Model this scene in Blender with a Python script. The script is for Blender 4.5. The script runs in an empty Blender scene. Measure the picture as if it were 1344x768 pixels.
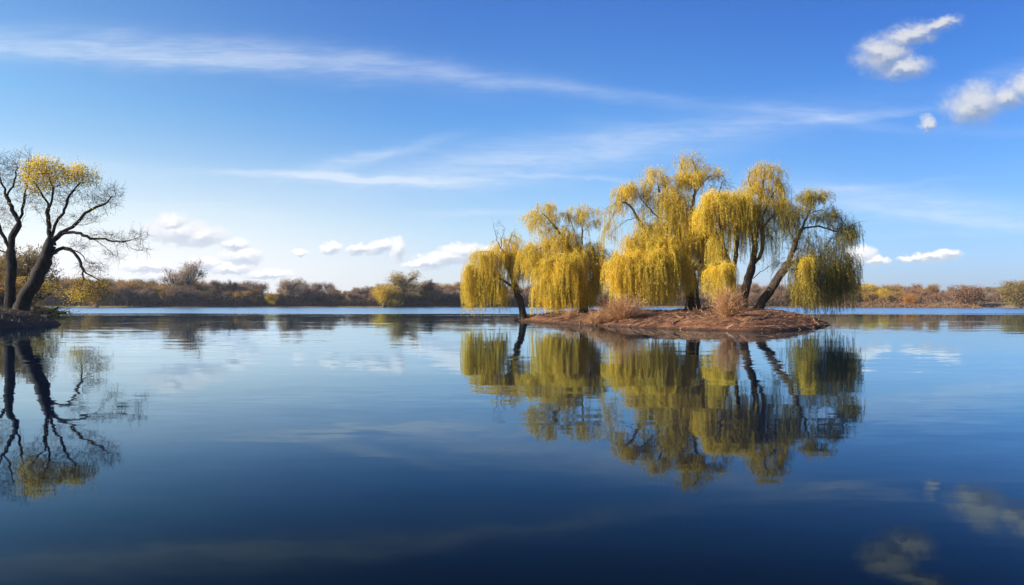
import bpy, math, random
import numpy as np
from mathutils import Vector

R = math.radians
rng = np.random.default_rng(7)
scene = bpy.context.scene
COL = scene.collection

# ------------------------------------------------------------------ camera
CAM_H = 1.8
PITCH = math.atan(15.5 / 896.0)
F = 896.0
cam_d = bpy.data.cameras.new('camera')
cam_d.sensor_width = 36.0
cam_d.lens = 24.0
cam_d.clip_start = 0.1
cam_d.clip_end = 20000
cam = bpy.data.objects.new('camera', cam_d)
COL.objects.link(cam)
cam.location = (0, 0, CAM_H)
cam.rotation_euler = (R(90) + PITCH, 0, 0)
scene.camera = cam
cp, sp = math.cos(PITCH), math.sin(PITCH)


def at(px, py, D):
    """point of the place at depth D (metres along +Y) seen at photo pixel px, py"""
    a = (px - 672.0) / F
    b = (384.0 - py) / F
    dy = cp - sp * b
    dz = sp + cp * b
    t = D / dy
    return np.array((a * t, D, CAM_H + dz * t))


def azel(px, py):
    a = (px - 672.0) / F
    b = (384.0 - py) / F
    dy = cp - sp * b
    dz = sp + cp * b
    n = math.sqrt(a * a + dy * dy + dz * dz)
    return math.atan2(a, dy), math.asin(dz / n)


# ------------------------------------------------------------------ render
scene.render.engine = 'CYCLES'
scene.view_settings.view_transform = 'Standard'
scene.view_settings.look = 'None'
scene.view_settings.gamma = 1.0
scene.view_settings.exposure = 1.05
scene.view_settings.use_curve_mapping = False
scene.cycles.max_bounces = 6
scene.cycles.diffuse_bounces = 4
scene.cycles.glossy_bounces = 3
scene.cycles.transmission_bounces = 3
scene.cycles.transparent_max_bounces = 4
scene.cycles.use_denoising = True
scene.cycles.sample_clamp_indirect = 6.0
try:
    scene.cycles.denoiser = 'OPENIMAGEDENOISE'
    scene.cycles.denoising_prefilter = 'ACCURATE'
except Exception:
    pass

# ------------------------------------------------------------------ node helpers


class NT:
    def __init__(s, tree):
        s.t = tree
        s.n = tree.nodes
        s.l = tree.links

    def node(s, typ, **kw):
        nd = s.n.new(typ)
        for k, v in kw.items():
            setattr(nd, k, v)
        return nd

    def put(s, sock, v):
        if isinstance(v, bpy.types.NodeSocket):
            s.l.new(v, sock)
        elif v is not None:
            sock.default_value = v

    def math(s, op, a, b=None, c=None, clamp=False):
        nd = s.node('ShaderNodeMath', operation=op)
        nd.use_clamp = clamp
        s.put(nd.inputs[0], a)
        if b is not None:
            s.put(nd.inputs[1], b)
        if c is not None:
            s.put(nd.inputs[2], c)
        return nd.outputs[0]

    def vmath(s, op, a, b=None, scale=None):
        nd = s.node('ShaderNodeVectorMath', operation=op)
        s.put(nd.inputs[0], a)
        if b is not None:
            s.put(nd.inputs[1], b)
        if scale is not None:
            s.put(nd.inputs['Scale'], scale)
        return nd.outputs['Value'] if op in ('LENGTH', 'DOT_PRODUCT') else nd.outputs['Vector']

    def noise(s, vec, scale, detail=3.0, rough=0.5, dist=0.0, color=False):
        nd = s.node('ShaderNodeTexNoise')
        nd.inputs['Scale'].default_value = scale
        nd.inputs['Detail'].default_value = detail
        nd.inputs['Roughness'].default_value = rough
        nd.inputs['Distortion'].default_value = dist
        if vec is not None:
            s.l.new(vec, nd.inputs['Vector'])
        return nd.outputs['Color'] if color else nd.outputs['Fac']

    def mapr(s, v, a, b, c=0.0, d=1.0, smooth=True):
        nd = s.node('ShaderNodeMapRange')
        nd.interpolation_type = 'SMOOTHSTEP' if smooth else 'LINEAR'
        nd.clamp = True
        s.put(nd.inputs[0], v)
        for i, q in enumerate((a, b, c, d)):
            s.put(nd.inputs[1 + i], q)
        return nd.outputs[0]

    def mix(s, fac, a, b, typ='MIX'):
        nd = s.node('ShaderNodeMix', data_type='RGBA', blend_type=typ)
        s.put(nd.inputs[0], fac)
        s.put(nd.inputs[6], a)
        s.put(nd.inputs[7], b)
        return nd.outputs[2]

    def mapping(s, vec, loc=(0, 0, 0), rot=(0, 0, 0), scale=(1, 1, 1), typ='POINT'):
        nd = s.node('ShaderNodeMapping', vector_type=typ)
        s.l.new(vec, nd.inputs['Vector'])
        nd.inputs['Location'].default_value = loc
        nd.inputs['Rotation'].default_value = rot
        nd.inputs['Scale'].default_value = scale
        return nd.outputs[0]


def c4(c):
    return (c[0], c[1], c[2], 1.0)


# ------------------------------------------------------------------ sun and sky
SUN_AZ = R(-103)
SUN_EL = R(23)
sun_dir = Vector((math.sin(SUN_AZ) * math.cos(SUN_EL), math.cos(SUN_AZ) * math.cos(SUN_EL), math.sin(SUN_EL)))
sd = bpy.data.lights.new('sun', 'SUN')
sd.energy = 5.0
sd.angle = R(0.55)
sd.color = (1.0, 0.9, 0.74)
sun = bpy.data.objects.new('sun', sd)
COL.objects.link(sun)
sun.rotation_euler = (-sun_dir).to_track_quat('-Z', 'Y').to_euler()
sun.location = (-60, -10, 60)

world = bpy.data.worlds.new('World')
scene.world = world
world.use_nodes = True
w = NT(world.node_tree)
w.n.clear()
sky = w.node('ShaderNodeTexSky', sky_type='NISHITA')
sky.sun_disc = False
sky.sun_elevation = SUN_EL
sky.sun_rotation = SUN_AZ
sky.altitude = 200
sky.air_density = 1.0
sky.dust_density = 0.6
sky.ozone_density = 3.0
tc = w.node('ShaderNodeTexCoord')
gen = tc.outputs['Generated']
w.l.new(gen, sky.inputs['Vector']) if 'Vector' in sky.inputs else None
sep = w.node('ShaderNodeSeparateXYZ')
w.l.new(gen, sep.inputs[0])
az = w.math('ARCTAN2', sep.outputs[0], sep.outputs[1])
el = w.math('ARCSINE', sep.outputs[2])
cmb = w.node('ShaderNodeCombineXYZ')
fwd = w.math('MAXIMUM', sep.outputs[1], 0.04)
w.l.new(w.math('DIVIDE', sep.outputs[0], fwd), cmb.inputs[0])
w.l.new(w.math('DIVIDE', sep.outputs[2], fwd), cmb.inputs[1])
AE = cmb.outputs[0]
PXR = 1.0 / 896.0


def ell(vec, px, py, rx, ry, rot=0.0, nt=w):
    """distance from an elliptical cloud body given by its compass bearing and height, 1 on its rim"""
    a = (px - 672.0) / F
    b = (384.0 - py) / F
    a0 = a / (cp - sp * b)
    e0 = (sp + cp * b) / (cp - sp * b)
    m = nt.mapping(vec, (a0, e0, 0), (0, 0, R(rot)), (rx * PXR, ry * PXR, 1), 'TEXTURE')
    return nt.vmath('LENGTH', m)


# cumulus bodies: px, py, rx, ry, tilt, weight
CUMULUS = [
    (1162, 72, 34, 20, 10), (1197, 46, 38, 12, 14), (1232, 34, 26, 8, 16), (1186, 88, 30, 13, 5), (1150, 66, 22, 14, 0),
    (1284, 137, 36, 22, 10), (1274, 143, 30, 18, 0), (1320, 128, 26, 15, 10), (1348, 114, 24, 16, 20), (1216, 163, 9, 8, 20), 
    (236, 305, 42, 14, -4), (262, 310, 32, 12, 0), (226, 293, 20, 10, 0), (305, 320, 17, 6, -3), (318, 336, 24, 9, -3),
    (500, 323, 20, 7, 10), (522, 327, 10, 12, 0), (470, 327, 14, 6, 0), (434, 327, 13, 6, 10), (393, 332, 8, 4, 0),
    (590, 338, 42, 9, 10), (606, 331, 26, 9, 0), (645, 333, 20, 9, 0), (560, 345, 30, 5, 5),
    (270, 345, 20, 6, 0), (350, 360, 30, 5, 0), (300, 352, 28, 6, 0), (190, 350, 30, 6, 0), (230, 362, 40, 6, 0),
    (1225, 337, 34, 5, 4), (1242, 333, 18, 5, 4), (1203, 340, 22, 4, 0),
    (1128, 334, 20, 10, 0), (1150, 342, 16, 5, 0),
]
lowness = w.mapr(el, R(3.5), R(11), 1.0, 0.0)
WB = w.noise(AE, 24.0, 5.0, 0.6, 0.2, color=True)
WBh = w.noise(w.mapping(AE, scale=(1, 1.6, 1)), 75.0, 4.0, 0.55, 0.2, color=True)
half3 = (0.5, 0.5, 0.5)
WBv = w.vmath('ADD', w.vmath('SCALE', w.vmath('SUBTRACT', WB, half3), scale=w.mapr(lowness, 0, 1, 0.026, 0.006)),
              w.vmath('SCALE', w.vmath('SUBTRACT', WBh, half3), scale=0.017))


def after(vec, val):
    """same vector, but worked out after val, which keeps few values alive at once"""
    nd = w.node('ShaderNodeVectorMath', operation='MULTIPLY_ADD')
    w.l.new(val, nd.inputs[0])
    nd.inputs[1].default_value = (1e-8, 1e-8, 0)
    w.l.new(vec, nd.inputs[2])
    return nd.outputs[0]


def cumulus(vec):
    warped = w.vmath('ADD', vec, WBv)
    best = None
    for b in CUMULUS:
        v = warped if best is None else after(warped, best)
        d = w.math('SUBTRACT', 1.0, ell(v, b[0], b[1], b[2] * (1.28 if b[1] < 200 else 1.35), b[3] * (1.35 if b[1] < 200 else 1.5), b[4]))
        best = d if best is None else w.math('SMOOTH_MAX', best, d, 0.12)
    return best


sunoff = w.vmath('ADD', AE, w.vmath('SCALE', (-0.004, 0.0085, 0.0), scale=w.mapr(lowness, 0, 1, 1.0, 0.55)))
D1 = cumulus(AE)
D2 = cumulus(after(sunoff, D1))
fine = w.noise(AE, 60.0, 6.0, 0.6)
dens = w.math('ADD', D1, w.math('MULTIPLY', w.math('SUBTRACT', fine, 0.5), 0.75))
c_alpha = w.mapr(dens, w.mapr(lowness, 0, 1, -0.32, -0.08), w.mapr(lowness, 0, 1, 0.80, 0.34))
shade = w.mapr(w.math('SUBTRACT', D1, D2), -0.42, 0.42)
shade = w.math('ADD', shade, w.math('MULTIPLY', w.math('SUBTRACT', fine, 0.5), 0.35), clamp=True)

# cirrus: px, py, rx, ry, tilt, strength
CIRRUS = [
    (90, 62, 300, 22, -3, 0.60), (400, 78, 230, 22, -7, 0.40), (640, 103, 200, 11, -8, 0.30), (860, 130, 190, 9, -5, 0.18), (250, 82, 230, 10, -4, 0.30),
    (520, 236, 150, 7, -2, 0.95), (380, 229, 130, 5, -3, 0.62), (470, 209, 100, 8, 13, 0.6), (640, 214, 260, 28, 7, 0.42),
    (860, 184, 260, 24, 9, 0.42), (1080, 152, 90, 9, -10, 0.34), (1130, 152, 130, 5, 5, 0.36), (720, 234, 130, 3, 0, 0.42),
    (1190, 268, 180, 20, -5, 0.62), (1280, 290, 130, 7, -6, 0.55), (1140, 246, 110, 4, 4, 0.30), (1320, 98, 90, 12, 18, 0.22),
    (636, 279, 80, 6, 0, 0.46), (180, 277, 120, 4, 0, 0.34), (240, 268, 90, 3, -2, 0.30), (110, 215, 150, 14, -8, 0.24), (345, 281, 50, 4, 0, 0.3),
    (1200, 305, 160, 4, 0, 0.16), (1290, 172, 110, 8, 0, 0.14),
]
st1 = w.noise(w.mapping(AE, scale=(1.0, 7.0, 1.0), rot=(0, 0, R(3))), 9.0, 6.0, 0.6, 0.6)
st2 = w.noise(w.mapping(AE, scale=(1.0, 13.0, 1.0), rot=(0, 0, R(-6))), 26.0, 5.0, 0.62, 0.4)
warpc = w.vmath('ADD', AE, w.vmath('SCALE', w.vmath('SUBTRACT', w.noise(w.mapping(AE, scale=(1, 2.5, 1)), 8.0, 5.0, 0.6, color=True), (0.5, 0.5, 0.5)), scale=0.03))
acc = None
for b in CIRRUS:
    q = ell(warpc if acc is None else after(warpc, acc), b[0], b[1], b[2], b[3], b[4])
    g = w.math('MULTIPLY', w.math('EXPONENT', w.math('MULTIPLY', w.math('MULTIPLY', q, q), -1.1)), b[5])
    acc = g if acc is None else w.math('ADD', acc, g)
tex = w.mapr(w.math('ADD', w.math('MULTIPLY', st1, 0.72), w.math('MULTIPLY', st2, 0.28)), 0.28, 0.72, 0.35, 1.15)
ci = w.math('MULTIPLY', acc, tex, clamp=True)

SKYS = 0.063
skyc = w.vmath('SCALE', sky.outputs[0], scale=SKYS)
# deeper blue overhead, as a clear autumn sky has
ramp = w.node('ShaderNodeValToRGB')
stops = [(0.0, (1.2, 1.25, 1.75)), (3.5, (1.35, 1.42, 1.75)), (6.3, (1.30, 1.50, 1.68)), (15, (0.77, 1.33, 1.84)), (24, (0.55, 1.03, 1.81)), (45, (0.42, 0.85, 1.6))]
cr = ramp.color_ramp
while len(cr.elements) < len(stops):
    cr.elements.new(0.5)
for e_, (dg, c_) in zip(cr.elements, stops):
    e_.position = dg / 45.0
for e_, (dg, c_) in zip(cr.elements, stops):
    e_.color = (c_[0] / 2, c_[1] / 2, c_[2] / 2, 1)
w.l.new(w.mapr(el, 0.0, R(45), smooth=False), ramp.inputs[0])
tint = w.vmath('SCALE', ramp.outputs[0], scale=2.0)
skyc = w.vmath('MULTIPLY', skyc, tint)
skyc = w.mix(w.mapr(az, 0.0, R(37)), skyc, w.vmath('MULTIPLY', skyc, (0.56, 0.66, 0.80)))
skyc = w.mix(w.mapr(az, 0.0, R(-37)), skyc, w.vmath('MULTIPLY', skyc, (1.4, 1.1, 0.88)))
# white low haze towards the sun
glow = w.math('EXPONENT', w.math('MULTIPLY', -1.0, w.math('POWER', ell(AE, 110, 385, 500, 118, 0), 2.0)))
skyc = w.mix(w.math('MULTIPLY', glow, 0.97, clamp=True), skyc, (0.55, 0.56, 0.58, 1))
skyc = w.mix(w.math('MULTIPLY', ci, 0.62), skyc, (0.47, 0.51, 0.56, 1))
cl_lo = w.mix(shade, (0.32, 0.36, 0.43, 1), (0.62, 0.61, 0.61, 1))
cl_hi = w.mix(shade, (0.16, 0.20, 0.28, 1), (0.44, 0.44, 0.44, 1))
cl_col = w.mix(lowness, cl_hi, cl_lo)
skyc = w.mix(w.math('MULTIPLY', c_alpha, w.mapr(lowness, 0, 1, 0.86, 0.94)), skyc, cl_col)
bg = w.node('ShaderNodeBackground')
w.l.new(skyc, bg.inputs[0])
bg.inputs[1].default_value = 0.9
wo = w.node('ShaderNodeOutputWorld')
w.l.new(bg.outputs[0], wo.inputs[0])
world.cycles.sampling_method = 'MANUAL'
world.cycles.sample_map_resolution = 512

# ------------------------------------------------------------------ mesh helpers


def link(name, me, parent=None, mat=None):
    o = bpy.data.objects.new(name, me)
    COL.objects.link(o)
    if mat is not None:
        me.materials.append(mat)
    if parent is not None:
        o.parent = parent
    return o


def np_mesh(name, V, quads=None, tris=None, attrs=None, smooth=False):
    V = np.asarray(V, dtype=np.float32).reshape(-1, 3)
    me = bpy.data.meshes.new(name)
    q = np.asarray(quads, dtype=np.int32).reshape(-1, 4) if quads is not None and len(quads) else np.zeros((0, 4), np.int32)
    t = np.asarray(tris, dtype=np.int32).reshape(-1, 3) if tris is not None and len(tris) else np.zeros((0, 3), np.int32)
    me.vertices.add(len(V))
    me.vertices.foreach_set('co', V.ravel())
    loops = np.concatenate((q.ravel(), t.ravel()))
    me.loops.add(len(loops))
    me.loops.foreach_set('vertex_index', loops)
    npoly = len(q) + len(t)
    me.polygons.add(npoly)
    starts = np.concatenate((np.arange(len(q)) * 4, len(q) * 4 + np.arange(len(t)) * 3)).astype(np.int32)
    me.polygons.foreach_set('loop_start', starts)
    if smooth:
        me.polygons.foreach_set('use_smooth', np.ones(npoly, dtype=bool))
    if attrs:
        for k, a in attrs.items():
            at_ = me.attributes.new(k, 'FLOAT', 'POINT')
            at_.data.foreach_set('value', np.asarray(a, dtype=np.float32))
    me.update(calc_edges=True)
    me.validate()
    return me


def thing(name, label, cat, loc, group=None):
    o = bpy.data.objects.new(name, None)
    COL.objects.link(o)
    o.empty_display_size = 0.5
    o.location = loc
    tag(o, label, cat, group)
    return o


def tag(o, label=None, cat=None, group=None, kind=None):
    if label:
        o['label'] = label
    if cat:
        o['category'] = cat
    if group:
        o['group'] = group
    if kind:
        o['kind'] = kind
    return o


def copy_thing(src, loc, rotz, scale, label=None, group=None):
    r = src.copy()
    COL.objects.link(r)
    r.location = loc
    r.rotation_euler = (0, 0, rotz)
    r.scale = scale
    if label:
        r['label'] = label
    if group:
        r['group'] = group
    for ch in src.children:
        c = ch.copy()
        COL.objects.link(c)
        c.parent = r
    return r


# value noise in numpy, for terrain shapes
_perm = rng.random((256, 256))


def vnoise(x, y):
    xi = np.floor(x).astype(int)
    yi = np.floor(y).astype(int)
    fx = x - xi
    fy = y - yi
    fx = fx * fx * (3 - 2 * fx)
    fy = fy * fy * (3 - 2 * fy)
    a = _perm[xi % 256, yi % 256]
    b = _perm[(xi + 1) % 256, yi % 256]
    c = _perm[xi % 256, (yi + 1) % 256]
    d = _perm[(xi + 1) % 256, (yi + 1) % 256]
    return (a * (1 - fx) + b * fx) * (1 - fy) + (c * (1 - fx) + d * fx) * fy


def fbm(x, y, o=4):
    s = 0
    amp = 0.5
    for i in range(o):
        s = s + amp * (vnoise(x + 17.3 * i, y - 9.1 * i) - 0.5)
        x = x * 2.03
        y = y * 2.03
        amp *= 0.5
    return s


def poly_sd(x, y, poly):
    """signed distance to a closed outline, positive inside"""
    P = np.asarray(poly, float)
    n = len(P)
    dmin = np.full(x.shape, 1e9)
    inside = np.zeros(x.shape, bool)
    for i in range(n):
        a = P[i]
        b = P[(i + 1) % n]
        ab = b - a
        t = np.clip(((x - a[0]) * ab[0] + (y - a[1]) * ab[1]) / (ab @ ab), 0, 1)
        dmin = np.minimum(dmin, np.hypot(x - a[0] - t * ab[0], y - a[1] - t * ab[1]))
        c = ((a[1] > y) != (b[1] > y)) & (x < (b[0] - a[0]) * (y - a[1]) / (b[1] - a[1] + 1e-12) + a[0])
        inside ^= c
    return np.where(inside, dmin, -dmin)


def round_poly(poly, it=3):
    P = np.asarray(poly, float)
    for _ in range(it):
        Q = np.roll(P, -1, axis=0)
        P = np.stack((0.75 * P + 0.25 * Q, 0.25 * P + 0.75 * Q), 1).reshape(-1, 2)
    return P


def grid_mesh(name, xs, ys, hf, attrs_f=None):
    X, Y = np.meshgrid(xs, ys)
    Z = hf(X, Y)
    V = np.stack((X, Y, Z), -1).reshape(-1, 3)
    nx, ny = len(xs), len(ys)
    i = np.arange(nx - 1)[None, :] + np.arange(ny - 1)[:, None] * nx
    q = np.stack((i, i + 1, i + 1 + nx, i + nx), -1).reshape(-1, 4)
    return np_mesh(name, V, quads=q, smooth=True)


def sstep(a, b, x):
    t = np.clip((x - a) / (b - a), 0, 1)
    return t * t * (3 - 2 * t)


# ------------------------------------------------------------------ materials


def mat_new(name):
    m = bpy.data.materials.new(name)
    m.use_nodes = True
    nt = NT(m.node_tree)
    nt.n.clear()
    out = nt.node('ShaderNodeOutputMaterial')
    return m, nt, out


def ground_mat(name, cols, scale=1.0, bump=0.5, bscale=4.0, streaks=False, wet=False):
    m, nt, out = mat_new(name)
    tcx = nt.node('ShaderNodeTexCoord').outputs['Object']
    big = nt.mapr(nt.noise(tcx, 0.35 * scale, 5, 0.6), 0.35, 0.65)
    fine_ = nt.mapr(nt.noise(tcx, 9.0 * scale, 6, 0.7), 0.35, 0.68)
    speck = nt.mapr(nt.noise(tcx, 30.0 * scale, 3, 0.6), 0.55, 0.66)
    c = nt.mix(big, c4(cols[0]), c4(cols[1]))
    c = nt.mix(nt.math('MULTIPLY', fine_, 0.6), c, c4(cols[2]))
    c = nt.mix(nt.math('MULTIPLY', speck, 0.6), c, c4(cols[3]))
    if streaks:
        # lines of washed-up leaf litter and roots lying along the shore
        sk_ = nt.noise(nt.mapping(tcx, scale=(0.16, 0.55, 0.6), rot=(0, 0, 0.12)), 1.3, 9, 0.74, 1.2)
        c = nt.mix(nt.math('MULTIPLY', nt.mapr(sk_, 0.49, 0.56), 0.85), c, c4(cols[2]))
        sl = nt.noise(nt.mapping(tcx, scale=(0.2, 0.9, 0.9), rot=(0, 0, -0.2)), 2.0, 8, 0.72, 0.8)
        c = nt.mix(nt.math('MULTIPLY', nt.mapr(sl, 0.56, 0.64), 0.55), c, c4(cols[3]))
    if wet:
        # soaked mud just above the waterline
        ps = nt.node('ShaderNodeSeparateXYZ')
        nt.l.new(tcx, ps.inputs[0])
        zz = nt.math('ADD', ps.outputs[2], nt.math('MULTIPLY', nt.math('SUBTRACT', nt.noise(tcx, 2.0, 4, 0.6), 0.5), 0.3))
        c = nt.mix(nt.mapr(zz, 0.04, 0.24, 0.85, 0.0), c, (0.035, 0.018, 0.012, 1))
    b = nt.node('ShaderNodeBsdfPrincipled')
    nt.l.new(c, b.inputs['Base Color'])
    b.inputs['Roughness'].default_value = 0.95
    b.inputs['Specular IOR Level'].default_value = 0.15
    bp = nt.node('ShaderNodeBump')
    bp.inputs['Strength'].default_value = bump
    bp.inputs['Distance'].default_value = 0.08
    h = nt.math('ADD', nt.noise(tcx, bscale, 6, 0.7), nt.noise(nt.mapping(tcx, scale=(0.4, 2.0, 1), rot=(0, 0, 0.15)), 3.0, 4, 0.6))
    nt.l.new(h, bp.inputs['Height'])
    nt.l.new(bp.outputs[0], b.inputs['Normal'])
    nt.l.new(b.outputs[0], out.inputs[0])
    return m


def leaf_mat(name, ca, cb, cc, transl=0.45, nscale=0.35):
    """leaf colour runs ca..cb with the per-leaf tint, cc in patches through the crown"""
    m, nt, out = mat_new(name)
    at_ = nt.node('ShaderNodeAttribute', attribute_name='tint').outputs['Fac']
    tcx = nt.node('ShaderNodeTexCoord').outputs['Object']
    n = nt.mapr(nt.noise(tcx, nscale, 3, 0.55), 0.42, 0.62)
    c = nt.mix(at_, c4(ca), c4(cb))
    c = nt.mix(nt.math('MULTIPLY', n, 0.55), c, c4(cc))
    d = nt.node('ShaderNodeBsdfDiffuse')
    t = nt.node('ShaderNodeBsdfTranslucent')
    g = nt.node('ShaderNodeBsdfGlossy')
    g.inputs['Roughness'].default_value = 0.5
    g.inputs['Color'].default_value = (1, 1, 1, 1)
    nt.l.new(c, d.inputs[0])
    nt.l.new(c, t.inputs[0])
    mx = nt.node('ShaderNodeMixShader')
    mx.inputs[0].default_value = transl
    nt.l.new(d.outputs[0], mx.inputs[1])
    nt.l.new(t.outputs[0], mx.inputs[2])
    mg = nt.node('ShaderNodeMixShader')
    mg.inputs[0].default_value = 0.03
    nt.l.new(mx.outputs[0], mg.inputs[1])
    nt.l.new(g.outputs[0], mg.inputs[2])
    nt.l.new(mg.outputs[0], out.inputs[0])
    return m


def bark_mat(name, ca, cb, scale=1.0):
    m, nt, out = mat_new(name)
    tcx = nt.node('ShaderNodeTexCoord').outputs['Object']
    st = nt.noise(nt.mapping(tcx, scale=(2.6, 2.6, 0.6)), 2.2 * scale, 7, 0.7, 0.8)
    big = nt.noise(tcx, 1.1 * scale, 3, 0.5)
    c = nt.mix(nt.mapr(st, 0.42, 0.60), c4(ca), c4(cb))
    c = nt.mix(nt.math('MULTIPLY', nt.mapr(big, 0.5, 0.7), 0.4), c, (cb[0] * 0.9, cb[1] * 1.05, cb[2] * 0.8, 1))
    b = nt.node('ShaderNodeBsdfPrincipled')
    nt.l.new(c, b.inputs['Base Color'])
    b.inputs['Roughness'].default_value = 0.9
    b.inputs['Specular IOR Level'].default_value = 0.2
    bp = nt.node('ShaderNodeBump')
    bp.inputs['Strength'].default_value = 0.8
    bp.inputs['Distance'].default_value = 0.05
    nt.l.new(st, bp.inputs['Height'])
    nt.l.new(bp.outputs[0], b.inputs['Normal'])
    nt.l.new(b.outputs[0], out.inputs[0])
    return m
# ------------------------------------------------------------------ water
m_water, nt, out = mat_new('lake_water')
geo = nt.node('ShaderNodeNewGeometry')
pos = geo.outputs['Position']
sx = nt.node('ShaderNodeSeparateXYZ')
nt.l.new(pos, sx.inputs[0])
# wavelets: crests lie mostly across the wind, slopes made from three sizes of ripple
r1 = nt.noise(nt.mapping(pos, scale=(0.45, 1.5, 1), rot=(0, 0, R(3))), 3.2, 2.0, 0.5, 0.2, color=True)
r2 = nt.noise(nt.mapping(pos, scale=(0.28, 1.0, 1), rot=(0, 0, R(-7))), 0.9, 2.0, 0.5, 0.3, color=True)
r3 = nt.noise(nt.mapping(pos, scale=(0.5, 1.0, 1), rot=(0, 0, R(8))), 0.16, 2.0, 0.5, 0.0, color=True)
patch = nt.mapr(nt.noise(nt.mapping(pos, scale=(0.35, 1.0, 1)), 0.06, 3.0, 0.55, 0.3), 0.38, 0.66, 0.35, 1.5)
half = (0.5, 0.5, 0.5)
v1 = nt.vmath('SCALE', nt.vmath('SUBTRACT', r1, half), scale=nt.math('MULTIPLY', patch, 0.022))
v2 = nt.vmath('SCALE', nt.vmath('SUBTRACT', r2, half), scale=nt.math('MULTIPLY', patch, 0.022))
v3 = nt.vmath('SCALE', nt.vmath('SUBTRACT', r3, half), scale=0.010)
vs = nt.vmath('ADD', nt.vmath('ADD', v1, v2), v3)
# breeze-ruffled water out towards the far shore
wob = nt.math('MULTIPLY', nt.math('SUBTRACT', nt.noise(nt.mapping(pos, scale=(0.3, 1, 1)), 0.035, 5, 0.6), 0.5), 150.0)
far = nt.mapr(nt.math('ADD', sx.outputs[1], wob), 104.0, 156.0)
r4 = nt.noise(nt.mapping(pos, scale=(0.6, 1, 1)), 2.5, 2.0, 0.6, color=True)
v4 = nt.vmath('SCALE', nt.vmath('SUBTRACT', r4, half), scale=nt.math('MULTIPLY', far, 0.5))
vs = nt.vmath('ADD', vs, v4)
vs = nt.vmath('MULTIPLY', vs, (1, 1, 0))
nrm = nt.vmath('NORMALIZE', nt.vmath('ADD', vs, (0, 0, 1)))
gl = nt.node('ShaderNodeBsdfGlossy')
gl.inputs['Color'].default_value = (0.71, 0.89, 1.0, 1)
nt.l.new(nt.mapr(far, 0, 1, 0.02, 0.22), gl.inputs['Roughness'])
nt.l.new(nrm, gl.inputs['Normal'])
body = nt.node('ShaderNodeBsdfDiffuse')
nt.l.new(nt.mix(nt.mapr(sx.outputs[1], 4.0, 11.0), (0.001, 0.002, 0.002, 1), (0.001, 0.005, 0.022, 1)), body.inputs['Color'])
# share of light mirrored: nearly all at a grazing view, little when looking down into the water
cosv = nt.math('ABSOLUTE', nt.vmath('DOT_PRODUCT', geo.outputs['Incoming'], nrm))
fall = nt.math('EXPONENT', nt.math('MULTIPLY', nt.math('POWER', nt.math('DIVIDE', cosv, 0.182), 1.65), -1.0))
refl = nt.math('ADD', nt.math('MULTIPLY', fall, 0.93), 0.012)
mx = nt.node('ShaderNodeMixShader')
nt.l.new(refl, mx.inputs[0])
nt.l.new(body.outputs[0], mx.inputs[1])
nt.l.new(gl.outputs[0], mx.inputs[2])
nt.l.new(mx.outputs[0], out.inputs[0])
wv = [(-1500, -60, 0), (1500, -60, 0), (1500, 900, 0), (-1500, 900, 0)]
o = link('lake_water', np_mesh('lake_water', wv, quads=[(0, 1, 2, 3)]), mat=m_water)
tag(o, 'calm deep blue lake water with faint ripples mirroring the willows', kind='structure')

# ------------------------------------------------------------------ terrain


def shore_y(x):
    """distance of the far waterline"""
    base = 402 + 10 * np.sin(x * 0.011 + 1.0) + 5 * np.sin(x * 0.037)
    base = base - 95 * sstep(150, 330, x)
    return base


def ground_h(x, y):
    d = y - shore_y(x)
    left = -(x + 300 + 14 * np.sin(y * 0.03)) * 1.0      # land closing the lake on the left
    right = (x - 430)
    near = -(y + 1.2)
    dd = np.maximum(np.maximum(d, left), np.maximum(right, near))
    n = fbm(x * 0.02, y * 0.02, 4)
    h = np.where(dd > 0, 1.1 * (1 - np.exp(-dd / 5.0)) + 0.055 * np.clip(dd, 0, 130) + n * 2.2 * sstep(0, 30, dd), -3.0 * (1 - np.exp(dd / 8.0)))
    # a low hill far beyond the right shore
    h = h + 42 * np.exp(-(((x - 1000) / 55.0) ** 2 + ((y - 2000) / 240.0) ** 2)) + 22 * np.exp(-(((x - 1090) / 130.0) ** 2 + ((y - 2050) / 240.0) ** 2))
    return np.where(near > 0, np.minimum(h, 0.25), h)


xs = np.unique(np.concatenate((np.linspace(-7000, -700, 40), np.linspace(-700, 700, 281), np.linspace(700, 1500, 60), np.linspace(1500, 7000, 36))))
ys = np.unique(np.concatenate((np.linspace(-5000, -60, 20), np.linspace(-60, 20, 41), np.linspace(20, 230, 22), np.linspace(230, 520, 146), np.linspace(520, 1400, 40), np.linspace(1400, 2800, 50), np.linspace(2800, 9000, 30))))
m_ground = ground_mat('ground', [(0.15, 0.11, 0.07), (0.26, 0.20, 0.12), (0.10, 0.075, 0.045), (0.30, 0.24, 0.15)], 0.3, 0.4, 1.0)
o = link('ground', grid_mesh('ground', xs, ys, ground_h), mat=m_ground)
tag(o, 'low brown land around the lake with a hill beyond the right shore', kind='structure')

ISL = round_poly([(0.3, 79.5), (0.7, 75), (2.8, 66.5), (5.9, 58.5), (10.3, 51.5), (14.1, 46.6), (16.3, 45.2), (19.5, 47.0), (22.6, 50.5),
                  (26.9, 58.5), (29.0, 64), (29.5, 73), (26, 81), (16, 85), (7, 84.5), (2, 83)], 2)


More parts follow.
